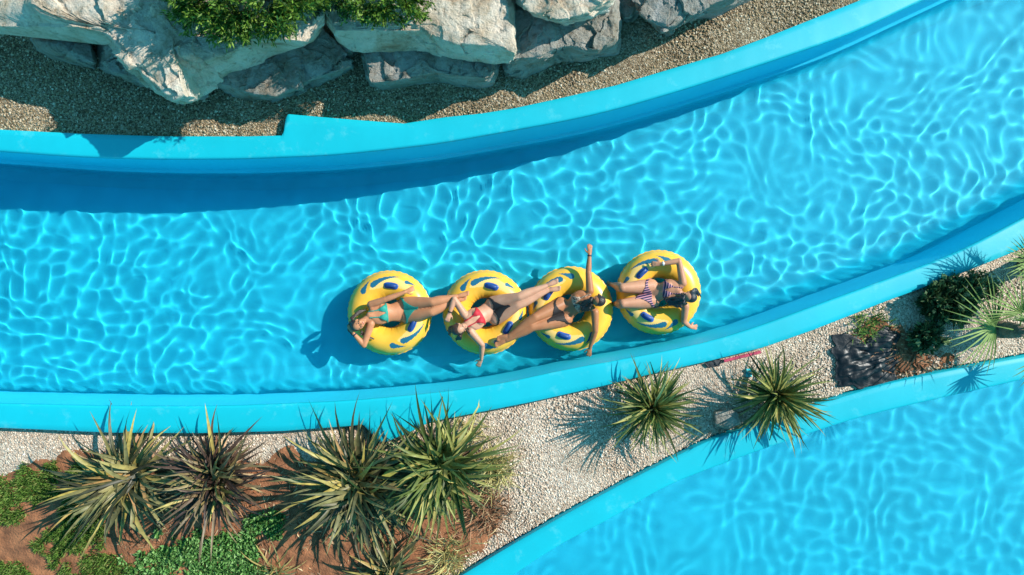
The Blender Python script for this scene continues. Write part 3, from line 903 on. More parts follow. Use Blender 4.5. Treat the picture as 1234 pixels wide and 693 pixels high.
def fan_palm(label, px, py, zc, fronds, seed, group):
    rg = random.Random(seed); zc += ZG - 0.33; c = W(px, py, zc)
    t = empty('fan_palm', (c.x, c.y, ZG), label, 'palm', group)
    hz = zc - ZG
    gm = Geo(); gm.tube([(0, 0, -0.05), (0.02, 0, hz * 0.5), (0, 0, hz)], [0.13, 0.12, 0.09], n=12, steps=5)
    gm.build('trunk', M['bark'], t)
    for az, el, ls, L in fronds:
        d = Vector((math.cos(az) * math.cos(el), math.sin(az) * math.cos(el), math.sin(el)))
        hub = Vector((0, 0, hz)) + d * ls + Vector((0, 0, -0.10 * ls))
        g2 = Geo(); g2.tube([(0, 0, hz - 0.03), Vector((0, 0, hz)) + d * ls * 0.5, hub], [0.014, 0.010, 0.007], n=7, steps=5)
        s = Vector((-math.sin(az), math.cos(az), 0)); u = d.cross(s)
        lv = []
        k = 22
        for i in range(k):
            a = (i / (k - 1) - 0.5) * 2 * 1.75 + rg.uniform(-0.04, 0.04)
            q = (d * math.cos(a) + s * math.sin(a) - u * 0.0)
            e2 = math.asin(max(-1, min(1, q.z))) + 0.10
            lv.append(dict(base=hub, az=math.atan2(q.y, q.x), el=e2, L=L * (0.75 + 0.25 * math.cos(a)) * rg.uniform(0.9, 1.05), w=0.024, droop=rg.uniform(0.2, 0.6), fold=0.5, twist=rg.uniform(-0.2, 0.2)))
        V, F = blade_mesh(lv, 6)
        fr = link_mesh('frond', mesh_arrays('frond', V, F), PALM, t)
        g2.build('leaf_stalk', PALM, fr)
    return t


fan_palm('pale green fan palm at the right edge casting its shadow on the coping', 1228, 399, 0.85,
         [(2.95, 0.25, 0.38, 0.88), (1.75, 0.5, 0.30, 0.80), (0.9, 0.4, 0.4, 0.6), (5.3, 0.3, 0.45, 0.6), (0.0, 0.5, 0.4, 0.6), (1.4, 1.1, 0.3, 0.5)], 71, 'fan palms at the right edge')
fan_palm('fan palm mostly outside the right edge, its tips over the coping corner', 1272, 316, 0.9,
         [(3.1, 0.2, 0.35, 0.5), (3.8, 0.3, 0.3, 0.5), (2.3, 0.4, 0.3, 0.5), (1.0, 0.5, 0.4, 0.5), (5.0, 0.5, 0.4, 0.5), (0.0, 0.6, 0.4, 0.5)], 72, 'fan palms at the right edge')

# ------------------------------------------------------------------ grass and herbs on the red soil
def field(name, label, n, box, keep, mat, seed, L, w, el):
    rg = np.random.default_rng(seed)
    px = rg.uniform(box[0], box[2], n); py = rg.uniform(box[1], box[3], n)
    k = (ZG, )[0]; s = (H - k) / (H * S0)
    x = (px - PW / 2) * s; y = (PH / 2 - py) * s
    m = keep(px, py, x, y); x, y = x[m], y[m]
    h = soil_h(x, y); z = np.where(h > -0.2, ZG + np.clip(h, 0, 1) * 0.035, ZG)
    n = len(x); az = rg.uniform(0, 6.28, n); e = rg.uniform(el[0], el[1], n)
    D = np.stack([np.cos(az) * np.cos(e), np.sin(az) * np.cos(e), np.sin(e)], 1)
    V, F = leaf_cloud(np.stack([x, y, z - 0.005], 1), D, L, w, rg)
    o = link_mesh(name, mesh_arrays(name, V, F), mat, smooth=False)
    return tag(o, label, None, None, 'stuff')


def patch(px, py, blobs, seed, lim=0.0):
    v = np.full(len(px), -1.0)
    for bx, by, rx, ry in blobs:
        v = np.maximum(v, 1 - np.hypot((px - bx) / rx, (py - by) / ry))
    return v + 0.55 * fbm(px / 16, py / 16, px * 0, seed, 4) > lim + 0.2


GB = [(5, 605, 38, 42), (40, 578, 46, 20), (95, 574, 40, 16), (85, 655, 46, 20), (115, 684, 46, 20), (20, 690, 34, 16), (104, 622, 30, 20)]
field('grass', 'short green grass on the red soil at the lower left', 42000, (-40, 545, 180, 720), lambda px, py, x, y: patch(px, py, GB, 81) & (y < _flo_s(x) - 0.25), GRASS, 82, 0.08, 0.007, (0.3, 1.5))
HB = [(215, 672, 48, 24), (272, 664, 45, 26), (190, 690, 40, 20), (322, 632, 24, 20), (290, 692, 34, 18), (245, 695, 50, 18)]
field('ground_cover', 'dense leafy green ground cover at the bottom below the dark spiky plant', 26000, (130, 590, 380, 730), lambda px, py, x, y: patch(px, py, HB, 83), HERB, 84, 0.07, 0.02, (-0.1, 1.2))
field('fallen_leaves', 'a few dry leaves blown over the pale gravel', 420, (440, 430, 1010, 680), lambda px, py, x, y: (y < fLO(x) - 0.06) & (y > fRO(x) + 0.06) & (vnoise(px / 40, py / 40, px * 0, 88) > -0.15), LEAF_DEAD, 89, 0.10, 0.011, (-0.02, 0.3))
field('leaf_litter', 'dry brown leaf litter on the red soil', 7000, (150, 545, 610, 720), lambda px, py, x, y: (soil_h(x, y) > 0) & (vnoise(px / 25, py / 25, px * 0, 91) > -0.1), LEAF_DEAD, 92, 0.11, 0.010, (-0.02, 0.25))
field('leaf_litter', 'dry brown leaf litter on the soil near the black plastic', 900, (1050, 395, 1150, 460), lambda px, py, x, y: (soil_h(x, y) > -0.3), LEAF_DEAD, 93, 0.13, 0.012, (-0.02, 0.3))

# ------------------------------------------------------------------ small things on the gravel
# crumpled black plastic sheet
x, y = np.meshgrid(np.linspace(-0.42, 0.42, 70), np.linspace(-0.36, 0.36, 60))
ed = 0.28 * fbm(x * 4, y * 6, x * 0, 95, 3)
X = x * (1 + ed) + 0.05 * y; Y = y * (1 + ed) + 0.12 * x
Z = 0.03 + 0.045 * np.abs(fbm(x * 2.2 + y * 2, y * 7 - x * 1.5, x * 0, 96, 3)) + 0.025 * fbm(x * 9, y * 14, x * 0, 97, 2)
Z *= np.clip(6 * (0.42 - np.abs(x)), 0.25, 1) * np.clip(6 * (0.36 - np.abs(y)), 0.25, 1)
pl = simple_mat('black plastic', (0.004, 0.006, 0.008), 0.45, 0.2, 5, 0.3, 20)
o = link_mesh('plastic_sheet', mesh_arrays('plastic_sheet', np.stack([X, Y, Z], -1).reshape(-1, 3), grid_faces(60, 70)), pl)
o.location = W(1041, 434, ZG); o.location.z += 0.02
md = o.modifiers.new('thickness', 'SOLIDIFY'); md.thickness = 0.004
tag(o, 'crumpled black plastic sheet on the soil left of the palm', 'plastic sheet')
# painted lath beside the coping
gm = Geo(); a = W(872, 435, ZG + .03); b2 = W(917, 424, ZG + .03)
d = b2 - a; gm.box((0, 0, 0), (d.length, 0.042, 0.02))
o = gm.build('wooden_lath', simple_mat('red paint', (0.42, 0.04, 0.09), 0.6, 0.4, 15, 0.3), smooth=False)
o.location = (a + b2) / 2; o.rotation_euler = (0, 0.02, math.atan2(d.y, d.x))
bv = o.modifiers.new('bevel', 'BEVEL'); bv.width = 0.004
tag(o, 'faded red wooden lath lying along the coping', 'lath')
# dark flat stone cap next to the lath
boulder('dark flat stone at the left end of the red lath', [(850, 438), (862, 433), (870, 434), (866, 440), (854, 442)], 0.39, [(848, 439), (862, 432), (872, 434), (867, 442), (853, 444)], 0.30, 131, 'rock_shade_grey', rough=0.006, dome=0.02)
o = [o for o in COL.objects if o.get('label', '').startswith('dark flat stone')][0]
o.name = 'stone'; o['category'] = 'stone'; del o['group']
o.data.materials.clear(); o.data.materials.append(simple_mat('dark stone', (0.04, 0.045, 0.05), 0.8, 0.3, 12, 0.5))
# scrap of blue paper
x, y = np.meshgrid(np.linspace(-.045, .045, 12), np.linspace(-.06, .06, 14))
z = 0.03 + 0.02 * fbm(x * 25, y * 25, x * 0, 98, 2)
o = link_mesh('paper_scrap', mesh_arrays('paper_scrap', np.stack([x, y, z], -1).reshape(-1, 3), grid_faces(14, 12)), simple_mat('blue scrap', (0.03, 0.42, 0.45), 0.6, 0.4, 30))
o.location = W(902, 449, ZG); md = o.modifiers.new('thickness', 'SOLIDIFY'); md.thickness = 0.003
tag(o, 'crumpled turquoise scrap below the red lath', 'litter')

# ------------------------------------------------------------------ swim rings
RZ, RR, rr = 0.10, 0.428, 0.207
M['vinyl'], nt, b = new_mat('yellow vinyl')
tc = N(nt, 'ShaderNodeTexCoord'); no = N(nt, 'ShaderNodeTexNoise', Scale=5.0, Detail=4.0)
nt.links.new(tc.outputs['Object'], no.inputs['Vector'])
r = ramp(nt, no.outputs['Fac'], [(0.3, (0.82, 0.425, 0.035)), (0.7, (0.90, 0.485, 0.05))])
nt.links.new(r.outputs[0], b.inputs['Base Color']); b.inputs['Roughness'].default_value = 0.33
b.inputs['Subsurface Weight'].default_value = 0.0
M['vinyl_blue'] = simple_mat('blue print', (0.015, 0.13, 0.21), 0.35, 0.1)
M['vinyl_pale'] = simple_mat('pale print', (0.90, 0.56, 0.16), 0.35, 0.06)
M['handle'] = simple_mat('blue handle rubber', (0.012, 0.075, 0.30), 0.4, 0.12)
M['grip'] = simple_mat('dark blue grip', (0.01, 0.05, 0.2), 0.45, 0.12)


def drop_mask(th, r, a0, r0, a1, r1, wmax, head):
    """A tear-drop running on the ring from its tail (a1,r1) to its bulb (a0,r0); th/r arrays in radians / fraction of outer radius."""
    a0, a1 = math.radians(a0), math.radians(a1)
    t = np.linspace(0, 1, 40)
    aa = a1 + (a0 - a1) * t; rad = r1 + (r0 - r1) * t
    w = wmax * t ** 1.3
    X = r * np.cos(th); Y = r * np.sin(th)
    m = np.zeros(th.shape, bool)
    for q, rq, wq in zip(aa, rad, w):
        m |= np.hypot(X - rq * math.cos(q), Y - rq * math.sin(q)) < wq
    return m


def ring_mesh():
    n, m = 400, 120
    u = np.linspace(0, 2 * math.pi, n, endpoint=False); v = np.linspace(0, 2 * math.pi, m, endpoint=False)
    U, Vv = np.meshgrid(u, v, indexing='ij')
    sea = np.exp(-((np.abs(Vv - 0) * 0 + np.minimum(Vv, 2 * math.pi - Vv)) / 0.05) ** 2)
    pin = rr * (1 + 0.006 * np.sin(U * 20) * np.cos(Vv) ** 2 - 0.010 * np.cos(U * 36) * np.exp(-((Vv - math.pi) / 0.6) ** 2) + 0.008 * np.cos(U * 40) * sea)
    R = RR + pin * np.cos(Vv); Z = pin * np.sin(Vv)
    V = np.stack([R * np.cos(U), R * np.sin(U), Z], -1).reshape(-1, 3)
    i, j = np.meshgrid(np.arange(n), np.arange(m), indexing='ij'); i2 = (i + 1) % n; j2 = (j + 1) % m
    F = np.stack([i * m + j, i2 * m + j, i2 * m + j2, i * m + j2], -1).reshape(-1, 4)
    c = V[F].mean(1); th = np.arctan2(c[:, 1], c[:, 0]); r = np.hypot(c[:, 0], c[:, 1]) / (RR + rr); top = c[:, 2] > 0
    pale = np.zeros(len(F), bool); blue = np.zeros(len(F), bool)
    for s in (1, -1):
        t = th * s
        # pale flash behind the handle
        tt = np.degrees(t)
        lo_ = 0.60 + 0.0 * tt; hi_ = 0.80 + 0.10 * np.clip((60 - tt) / 60, 0, 1)
        e = np.clip(1 - np.abs(tt - 54) / 44, 0, 1) ** 0.5
        mid = 0.73 + 0.06 * np.clip((60 - tt) / 60, -0.5, 1)
        pale |= (np.abs(r - mid) < 0.13 * e)
        blue |= drop_mask(t, r, 88, 0.755, 34, 0.93, 0.072, 0)
        blue |= drop_mask(t, r, 109, 0.775, 88, 0.90, 0.070, 0)
        blue |= drop_mask(t, r, 30, 0.86, 14, 0.93, 0.045, 0)
    idx = np.where(top & blue, 1, np.where(top & pale, 2, 0))
    me = mesh_arrays('tube', V, F)
    for k in ('vinyl', 'vinyl_blue', 'vinyl_pale'): me.materials.append(M[k])
    me.polygons.foreach_set('material_index', idx.astype(np.int32))
    me.polygons.foreach_set('use_smooth', np.ones(len(F), bool))
    return me


def handle_parts(s):
    """Rounded rubber pad wrapped on the tube plus a raised strap, at +-53 degrees."""
    a0 = math.radians(53) * s; rad = 0.665 * (RR + rr)
    def onring(tg, rd, lift):
        a = a0 + tg / rad; q = rad + rd
        cv = max(-1, min(1, (q - RR) / rr)); z = math.sqrt(max(0, rr * rr - (q - RR) ** 2))
        n = np.array([math.cos(a) * cv, math.sin(a) * cv, z / rr])
        return np.array([q * math.cos(a), q * math.sin(a), z]) + n * lift
    g = Geo(); rings = []
    k = 28
    for sc, lift in ((1.0, -0.004), (1.0, 0.008), (0.93, 0.014), (0.6, 0.016), (0.15, 0.016)):
        ring = []
        for i in range(k):
            q = 2 * math.pi * i / k
            cx = math.copysign(abs(math.cos(q)) ** 0.55, math.cos(q)); cy = math.copysign(abs(math.sin(q)) ** 0.55, math.sin(q))
            ring.append(onring(cx * 0.108 * sc, cy * 0.046 * sc, lift))
        rings.append(np.array(ring))
    g.rings(rings)
    g2 = Geo()
    pts = [onring(t, 0, l) for t, l in ((-0.075, 0.012), (-0.06, 0.035), (0, 0.045), (0.06, 0.035), (0.075, 0.012))]
    g2.tube(pts, [(0.022, 0.008)] * 5, hint=tuple(onring(0, 0, 1) - onring(0, 0, 0)), n=12, steps=5)
    return g, g2


def make_ring(label, px, py, axis_deg):
    c = W(px, py, RZ)
    t = empty('swim_ring', (c.x, c.y, RZ), label, 'swim ring', 'yellow swim rings floating in a chain', math.radians(axis_deg))
    o = bpy.data.objects.new('tube', RING_ME); COL.objects.link(o); o.parent = t
    o.cycles.is_caustics_receiver = True
    for s in (1, -1):
        h = bpy.data.objects.new('handle', HND[s][0]); COL.objects.link(h); h.parent = t
        k = bpy.data.objects.new('grip_strap', HND[s][1]); COL.objects.link(k); k.parent = h
    o = bpy.data.objects.new('valve', VALVE); COL.objects.link(o); o.parent = t
    o = bpy.data.objects.new('weld_seam', SEAM); COL.objects.link(o); o.parent = t
    t.rotation_euler = (random.uniform(-.03, .03), random.uniform(-.03, .03), math.radians(axis_deg))
    return t


RING_ME = ring_mesh()
HND = {}
for s in (1, -1):
    g, g2 = handle_parts(s)
    a = g.build('handle_mesh', M['handle']); b2 = g2.build('strap_mesh', M['grip'])
    HND[s] = (a.data, b2.data)
    bpy.data.objects.remove(a); bpy.data.objects.remove(b2)
gm = Geo(); q = math.radians(180); gm.tube([((RR + .03) * math.cos(q), 0.02, rr - .006), ((RR + .03) * math.cos(q), 0.02, rr + .012)], [0.016, 0.012], n=12)
a = gm.build('valve_mesh', M['vinyl_pale']); VALVE = a.data; bpy.data.objects.remove(a)
# scalloped weld flange round the outside
u = np.linspace(0, 2 * math.pi, 360, endpoint=False); rings = []
for dr, dz in ((-0.004, 0.003), (0.012, 0.002), (0.012, -0.002), (-0.004, -0.003)):
    R = RR + rr + dr + (0.004 * np.sin(u * 40) if dr > 0 else 0)
    rings.append(np.stack([R * np.cos(u), R * np.sin(u), np.full_like(u, dz)], 1))
V = np.concatenate(rings); F = grid_faces(4, 360, True)
a = link_mesh('seam_mesh', mesh_arrays('seam_mesh', V, F), M['vinyl']); SEAM = a.data; bpy.data.objects.remove(a)
make_ring('leftmost yellow swim ring, under the woman in the green bikini', 469.7, 377, 28.5)
make_ring('yellow swim ring under the woman in the red bikini top', 584.4, 376.5, 21.5)
make_ring('yellow swim ring under the tanned woman with both arms stretched out', 687.8, 372, 200)
make_ring('rightmost yellow swim ring, under the woman in the striped bikini', 793.5, 352.3, 187)

# ------------------------------------------------------------------ people
def unit(v):
    v = np.array(v, float)
    return v / (np.linalg.norm(v) + 1e-9)


def remeshed(g, name, voxel, smooth_it, mat, parent, off):
    """Fuse the overlapping lofts of g into one continuous skin."""
    me = bpy.data.meshes.new(name)
    me.from_pydata((np.concatenate(g.V) - off).tolist(), [], g.F); me.update()
    o = bpy.data.objects.new(name + '_tmp', me); COL.objects.link(o)
    r = o.modifiers.new('r', 'REMESH'); r.mode = 'VOXEL'; r.voxel_size = voxel; r.adaptivity = 0.0
    s = o.modifiers.new('s', 'SMOOTH'); s.factor = 0.5; s.iterations = smooth_it
    dg = bpy.context.evaluated_depsgraph_get()
    m2 = bpy.data.meshes.new_from_object(o.evaluated_get(dg)); m2.name = name
    bpy.data.objects.remove(o)
    m2.materials.clear()
    return link_mesh(name, m2, mat, parent)


def skin_mat(name, col):
    m, nt, b = new_mat(name)
    tc = N(nt, 'ShaderNodeTexCoord'); no = N(nt, 'ShaderNodeTexNoise', Scale=7.0, Detail=5.0)
    nt.links.new(tc.outputs['Object'], no.inputs['Vector'])
    r = ramp(nt, no.outputs['Fac'], [(0.3, [col[0] * 0.88, col[1] * 0.82, col[2] * 0.80]), (0.7, [min(1, c * 1.1) for c in col])])
    nt.links.new(r.outputs[0], b.inputs['Base Color'])
    b.inputs['Roughness'].default_value = 0.48; b.inputs['Specular IOR Level'].default_value = 0.3
    b.inputs['Subsurface Weight'].default_value = 0.12
    b.inputs['Subsurface Radius'].default_value = (0.02, 0.008, 0.005)
    b.inputs['Subsurface Scale'].default_value = 0.4
    return m


def stripe_mat(name, c1, c2, scale, rot):
    m, nt, b = new_mat(name)
    tc = N(nt, 'ShaderNodeTexCoord'); mp = N(nt, 'ShaderNodeMapping'); mp.inputs['Rotation'].default_value = (0, 0, rot)
    wv = N(nt, 'ShaderNodeTexWave', Scale=scale, Distortion=0.3)
    nt.links.new(tc.outputs['Object'], mp.inputs[0]); nt.links.new(mp.outputs[0], wv.inputs['Vector'])
    r = ramp(nt, wv.outputs['Fac'], [(0.60, c1), (0.70, c2)])
    nt.links.new(r.outputs[0], b.inputs['Base Color']); b.inputs['Roughness'].default_value = 0.7
    return m


def spot_mat(name, c1, c2):
    m, nt, b = new_mat(name)
    tc = N(nt, 'ShaderNodeTexCoord'); v = N(nt, 'ShaderNodeTexVoronoi', Scale=38.0)
    nt.links.new(tc.outputs['Object'], v.inputs['Vector'])
    r = ramp(nt, v.outputs['Distance'], [(0.34, c2), (0.5, c1)])
    nt.links.new(r.outputs[0], b.inputs['Base Color']); b.inputs['Roughness'].default_value = 0.7
    return m


def hair_mat(name, col):
    m, nt, b = new_mat(name)
    tc = N(nt, 'ShaderNodeTexCoord'); no = N(nt, 'ShaderNodeTexNoise', Scale=30.0, Detail=6.0, Distortion=2.0)
    mp = N(nt, 'ShaderNodeMapping'); mp.inputs['Scale'].default_value = (0.5, 2.5, 1.0)
    nt.links.new(tc.outputs['Object'], mp.inputs[0]); nt.links.new(mp.outputs[0], no.inputs['Vector'])
    r = ramp(nt, no.outputs['Fac'], [(0.3, [c * 0.5 for c in col]), (0.7, [c * 1.8 for c in col])])
    nt.links.new(r.outputs[0], b.inputs['Base Color']); b.inputs['Roughness'].default_value = 0.38
    bp = N(nt, 'ShaderNodeBump', Strength=0.6, Distance=0.01)
    nt.links.new(no.outputs['Fac'], bp.inputs['Height']); nt.links.new(bp.outputs[0], b.inputs['Normal'])
    return m


EYE = simple_mat('eye', (0.05, 0.035, 0.03), 0.2)
LIP = simple_mat('lips', (0.42, 0.12, 0.11), 0.4)


def hand(g, wrist, tip, nrm, curl=0.35, spread=1.0, thumb=1):
    """Palm, four unequal bent fingers and a thumb leaving the side of the palm."""
    wrist = np.array(wrist, float); d = unit(np.array(tip) - wrist); n = unit(nrm); n = unit(n - d * (n @ d)); s = np.cross(n, d)
    kn = wrist + d * 0.085
    g.tube([wrist - d * 0.015, wrist + d * 0.03, kn], [(0.024, 0.018), (0.034, 0.017), (0.039, 0.014)], hint=n, n=14, steps=4)
    for off, L, r, sp in ((0.029, 0.066, 0.0095, 0.16), (0.010, 0.078, 0.0100, 0.05), (-0.010, 0.072, 0.0097, -0.06), (-0.028, 0.057, 0.0088, -0.18)):
        p0 = kn + s * off * 0.85 - d * 0.02; dd = unit(d + s * sp * spread)
        p1 = kn + s * off + dd * L * 0.38 - n * 0.004 * curl
        d2 = unit(dd - n * curl * 0.8); p2 = p1 + d2 * L * 0.34
        d3 = unit(dd - n * curl * 1.7); p3 = p2 + d3 * L * 0.28
        g.tube([p0, p1, p2, p3], [r, r, r * 0.94, r * 0.8], n=10, steps=4)
    t0 = wrist + d * 0.022 + s * 0.020 * thumb; td = unit(d * 0.62 + s * 0.75 * thumb - n * 0.25)
    t1 = t0 + td * 0.040; t2 = t1 + unit(td * 0.7 + d * 0.5 - n * 0.2 * curl) * 0.032; t3 = t2 + unit(d * 0.8 + td * 0.4 - n * 0.3) * 0.02
    g.tube([t0, t1, t2, t3], [0.013, 0.0115, 0.0105, 0.0085], n=10, steps=4)


def foot(g, ankle, toe, sole_up):
    a = np.array(ankle, float); d = unit(np.array(toe) - a); n = unit(sole_up); n = unit(n - d * (n @ d)); s = np.cross(n, d)
    heel = a - d * 0.035 - n * 0.03
    g.ellipsoid(heel, (d, s, n), (0.036, 0.030, 0.032))
    g.tube([a - d * 0.02 - n * 0.012, a + d * 0.05 - n * 0.014, a + d * 0.12 - n * 0.030, a + d * 0.155 - n * 0.036], [(0.033, 0.036), (0.035, 0.030), (0.043, 0.020), (0.040, 0.014)], hint=n, n=14, steps=5)
    for k, (o, L, r) in enumerate(((0.026, 0.045, 0.0135), (0.009, 0.044, 0.0105), (-0.006, 0.039, 0.010), (-0.019, 0.033, 0.0095), (-0.031, 0.026, 0.009))):
        p = a + d * 0.150 + s * o - n * 0.036
        g.tube([p, p + d * L * 0.6 + n * 0.003, p + d * L - n * 0.002], [r, r, r * 0.85], n=9, steps=3)


class Person:
    def __init__(self, label, skin, sp, k=1.0):
        g = self.g = Geo(); self.cap = []
        Wn = lambda q: np.array(W(*q))
        J = {a: Wn(b) for a, b in sp.items() if a.split('_')[0] not in ('up', 'face', 'palm', 'curl', 'thumb', 'sole')}
        up, face = unit(sp['up']), unit(sp['face'])
        face = unit(face - up * (face @ up)); lat = np.cross(up, face)
        Z = np.array([0, 0, 1.0])
        # trunk
        pts = [J['pelvis'], J['waist'], J['chest'], J['neck']]
        u0 = unit(pts[1] - pts[0]); low = pts[0] - u0 * 0.085
        rib = pts[1] * 0.45 + pts[2] * 0.55
        clav = pts[2] * 0.38 + pts[3] * 0.62
        ctr = [low, pts[0], pts[0] * 0.4 + pts[1] * 0.6, pts[1] * 0.8 + pts[2] * 0.2, rib, pts[2], clav, pts[3]]
        rad = [(0.085, 0.065), (0.150, 0.098), (0.128, 0.085), (0.108, 0.076), (0.122, 0.082), (0.138, 0.085), (0.120, 0.058), (0.052, 0.050)]
        k = 1.2
        self.tube(ctr, [(a * k, b * k) for a, b in rad], Z, 'torso', n=28)
        self.spine = crom(np.array([low] + pts), 16)
        T = np.gradient(self.spine, axis=0); self.T = T / np.linalg.norm(T, axis=1)[:, None]
        S = np.cross(np.tile(Z, (len(T), 1)), self.T); self.S = S / np.linalg.norm(S, axis=1)[:, None]
        self.Wv = np.cross(self.T, self.S); self.J = J
        ic = int(np.argmin(np.linalg.norm(self.spine - pts[2], axis=1))); self.ic = ic
        self.ip = int(np.argmin(np.linalg.norm(self.spine - pts[0], axis=1)))
        cT, cS, cW = self.T[ic], self.S[ic], self.Wv[ic]
        self.br = []
        for sg in (1, -1):
            c = pts[2] + cS * 0.064 * sg + cW * 0.062 - cT * 0.022
            g.ellipsoid(c, (cS, cT, cW), (0.064, 0.066, 0.054)); self.br.append(c)
        # bottom, shoulders
        for sg, h in ((1, 'hip_a'), (-1, 'hip_b')):
            g.ellipsoid(J[h] * 0.6 + pts[0] * 0.4 - np.array([0, 0, 0.035]), (self.S[8], self.T[8], Z), (0.10, 0.11, 0.08))
        for a in ('a', 'b'):
            sh, el, wr, ha = J['shoulder_' + a], J['elbow_' + a], J['wrist_' + a], J['hand_' + a]
            self.tube([pts[2] * 0.35 + pts[3] * 0.65, sh], [(0.052, 0.046), 0.048], Z, 'torso')
            self.tube([sh, sh * 0.55 + el * 0.45, el], [0.060, 0.054, 0.044], Z, 'arm')
            self.tube([el, el * 0.68 + wr * 0.32, wr], [0.041, 0.043, 0.027], Z, 'arm')
            hand(g, wr, ha, sp.get('palm_' + a, (0, 0, 1)), sp.get('curl_' + a, 0.3), 1.0, sp.get('thumb_' + a, 1))
            hp, kn, an, to = J['hip_' + a], J['knee_' + a], J['ankle_' + a], J['toe_' + a]
            self.tube([hp, hp * 0.62 + kn * 0.38, kn], [0.116, 0.105, 0.068], Z, 'leg', n=18)
            self.tube([kn, kn * 0.70 + an * 0.30 - Z * 0.006, kn * 0.3 + an * 0.7, an], [0.068, 0.072, 0.049, 0.036], Z, 'leg', n=16)
            foot(g, an, to, sp.get('sole_' + a, (0, 0, 1)))
        # neck and head
        h = J['head']
        self.tube([pts[3] - self.T[-1] * 0.03, h - up * 0.075 - face * 0.012], [0.050, 0.047], Z, 'head')
        ax = (lat, face, up)
        g.ellipsoid(h + up * 0.022 - face * 0.012, ax, (0.073, 0.090, 0.088), 20, 14)
        g.ellipsoid(h - up * 0.030 + face * 0.018, ax, (0.060, 0.066, 0.078), 18, 12)
        g.ellipsoid(h - up * 0.088 + face * 0.056, ax, (0.025, 0.022, 0.018))                   # chin
        g.tube([h + up * 0.012 + face * 0.074, h - up * 0.012 + face * 0.092, h - up * 0.030 + face * 0.100], [0.009, 0.011, 0.014], n=10, steps=4)   # nose
        for sg in (1, -1):
            g.ellipsoid(h + lat * 0.072 * sg - face * 0.005 - up * 0.008, ax, (0.010, 0.018, 0.030))      # ears
            g.ellipsoid(h + lat * 0.032 * sg + face * 0.066 + up * 0.020, ax, (0.022, 0.014, 0.008))      # brows
            g.ellipsoid(h + lat * 0.038 * sg + face * 0.058 - up * 0.028, ax, (0.020, 0.020, 0.020))      # cheeks
        base = J['pelvis'].copy()
        self.off = base
        t = self.t = empty('person', base, label, 'person')
        self.body = remeshed(g, 'body', 0.0075, 5, skin, t, base)
        self.body.cycles.is_caustics_receiver = True
        e = Geo(); l = Geo()
        for sg in (1, -1):
            e = Geo(); e.ellipsoid(h + lat * 0.031 * sg + face * 0.071 + up * 0.004 - base, ax, (0.015, 0.012, 0.008)); e.build('eye', EYE, t)
        l.ellipsoid(h - up * 0.055 + face * 0.078 - base, ax, (0.023, 0.011, 0.008)); l.build('lips', LIP, t)
        self.h, self.ax = h, ax

    def tube(self, pts, rad, hint, tagname, n=14):
        self.g.tube(pts, rad, hint=hint, n=n)
        C = crom(np.array(pts), 6); R = crom(np.array([np.mean(r) for r in rad])[:, None], 6)[:, 0]
        self.cap.append((C, R, tagname))

    def hair(self, mat, locks, cap=True):
        g = Geo(); lat, face, up = self.ax; h = self.h
        g.ellipsoid(h + up * 0.032 - face * 0.030, self.ax, (0.083, 0.092, 0.092), 22, 14)
        g.ellipsoid(h - up * 0.02 - face * 0.052, self.ax, (0.074, 0.055, 0.085), 18, 12)
        rg = random.Random(len(locks))
        for pts, r0, r1 in locks:
            P = [np.array(W(*q)) for q in pts]
            for k in range(7):
                j = [p + np.array([rg.gauss(0, r0 * 0.5), rg.gauss(0, r0 * 0.5), rg.gauss(0, r0 * 0.25)]) for p in P]
                n = len(j)
                g.tube(j, [r0 * 0.55 + (r1 * 0.45 - r0 * 0.55) * i / (n - 1) for i in range(n)], n=8, steps=5)
        remeshed(g, 'hair', 0.0075, 3, mat, self.t, self.off)

    def locals(self):
        me = self.body.data
        V = np.empty(len(me.vertices) * 3, np.float32); me.vertices.foreach_get('co', V); V = V.reshape(-1, 3).astype(float) + self.off
        best = np.full(len(V), 1e9); lab = np.zeros(len(V), int)
        names = ['torso', 'arm', 'leg', 'head']
        for C, R, tn in self.cap:
            for c, r in zip(C, R):
                d = np.linalg.norm(V - c, axis=1) - r
                m = d < best; best[m] = d[m]; lab[m] = names.index(tn)
        i = self.ic; q = V - self.spine[i]; ch = np.stack([q @ self.T[i], q @ self.S[i], q @ self.Wv[i]], 1)
        i = self.ip; q = V - self.spine[i]; pe = np.stack([q @ self.T[i], q @ self.S[i], q @ self.Wv[i]], 1)
        return V, lab, ch, pe

    def cloth(self, name, mask, mat, V):
        me = self.body.data
        F = np.empty(len(me.loops), np.int32); me.loops.foreach_get('vertex_index', F); F = F.reshape(-1, 4)
        Nn = np.empty(len(me.vertices) * 3, np.float32); me.vertices.foreach_get('normal', Nn); Nn = Nn.reshape(-1, 3)
        keep = F[mask[F].sum(1) >= 3]
        if not len(keep): return
        ids, inv = np.unique(keep, return_inverse=True)
        P = V[ids] - self.off + Nn[ids] * 0.004
        o = link_mesh(name, mesh_arrays(name, P, inv.reshape(-1, 4)), mat, self.t)
        md = o.modifiers.new('thickness', 'SOLIDIFY'); md.thickness = 0.003; md.offset = 1
        return o

    def bikini(self, mtop, mbot):
        V, lab, ch, pe = self.locals()
        t, v, w = ch.T
        tors = (lab == 0) | (lab == 3)
        a = np.abs(v)
        du = t + 0.022
        tri = (w > 0.02) & (du > -0.060) & (du < 0.085) & (np.abs(a - 0.062 * (1 - np.clip(du, 0, 1) * 2)) < 0.070 * (1 - (du + 0.060) / 0.150) + 0.004)
        band = (np.abs(du + 0.055) < 0.011) & (lab == 0) & (a < 0.2)
        strap = (w > 0.0) & (du >= 0.08) & (du < 0.21) & (np.abs(a - (0.05 - (du - 0.08) * 0.05)) < 0.009) & tors
        self.cloth('bikini_top', (tri & (lab == 0) | tri & (w > 0.05) | band | strap), mtop, V)
        t, v, w = pe.T; a = np.abs(v)
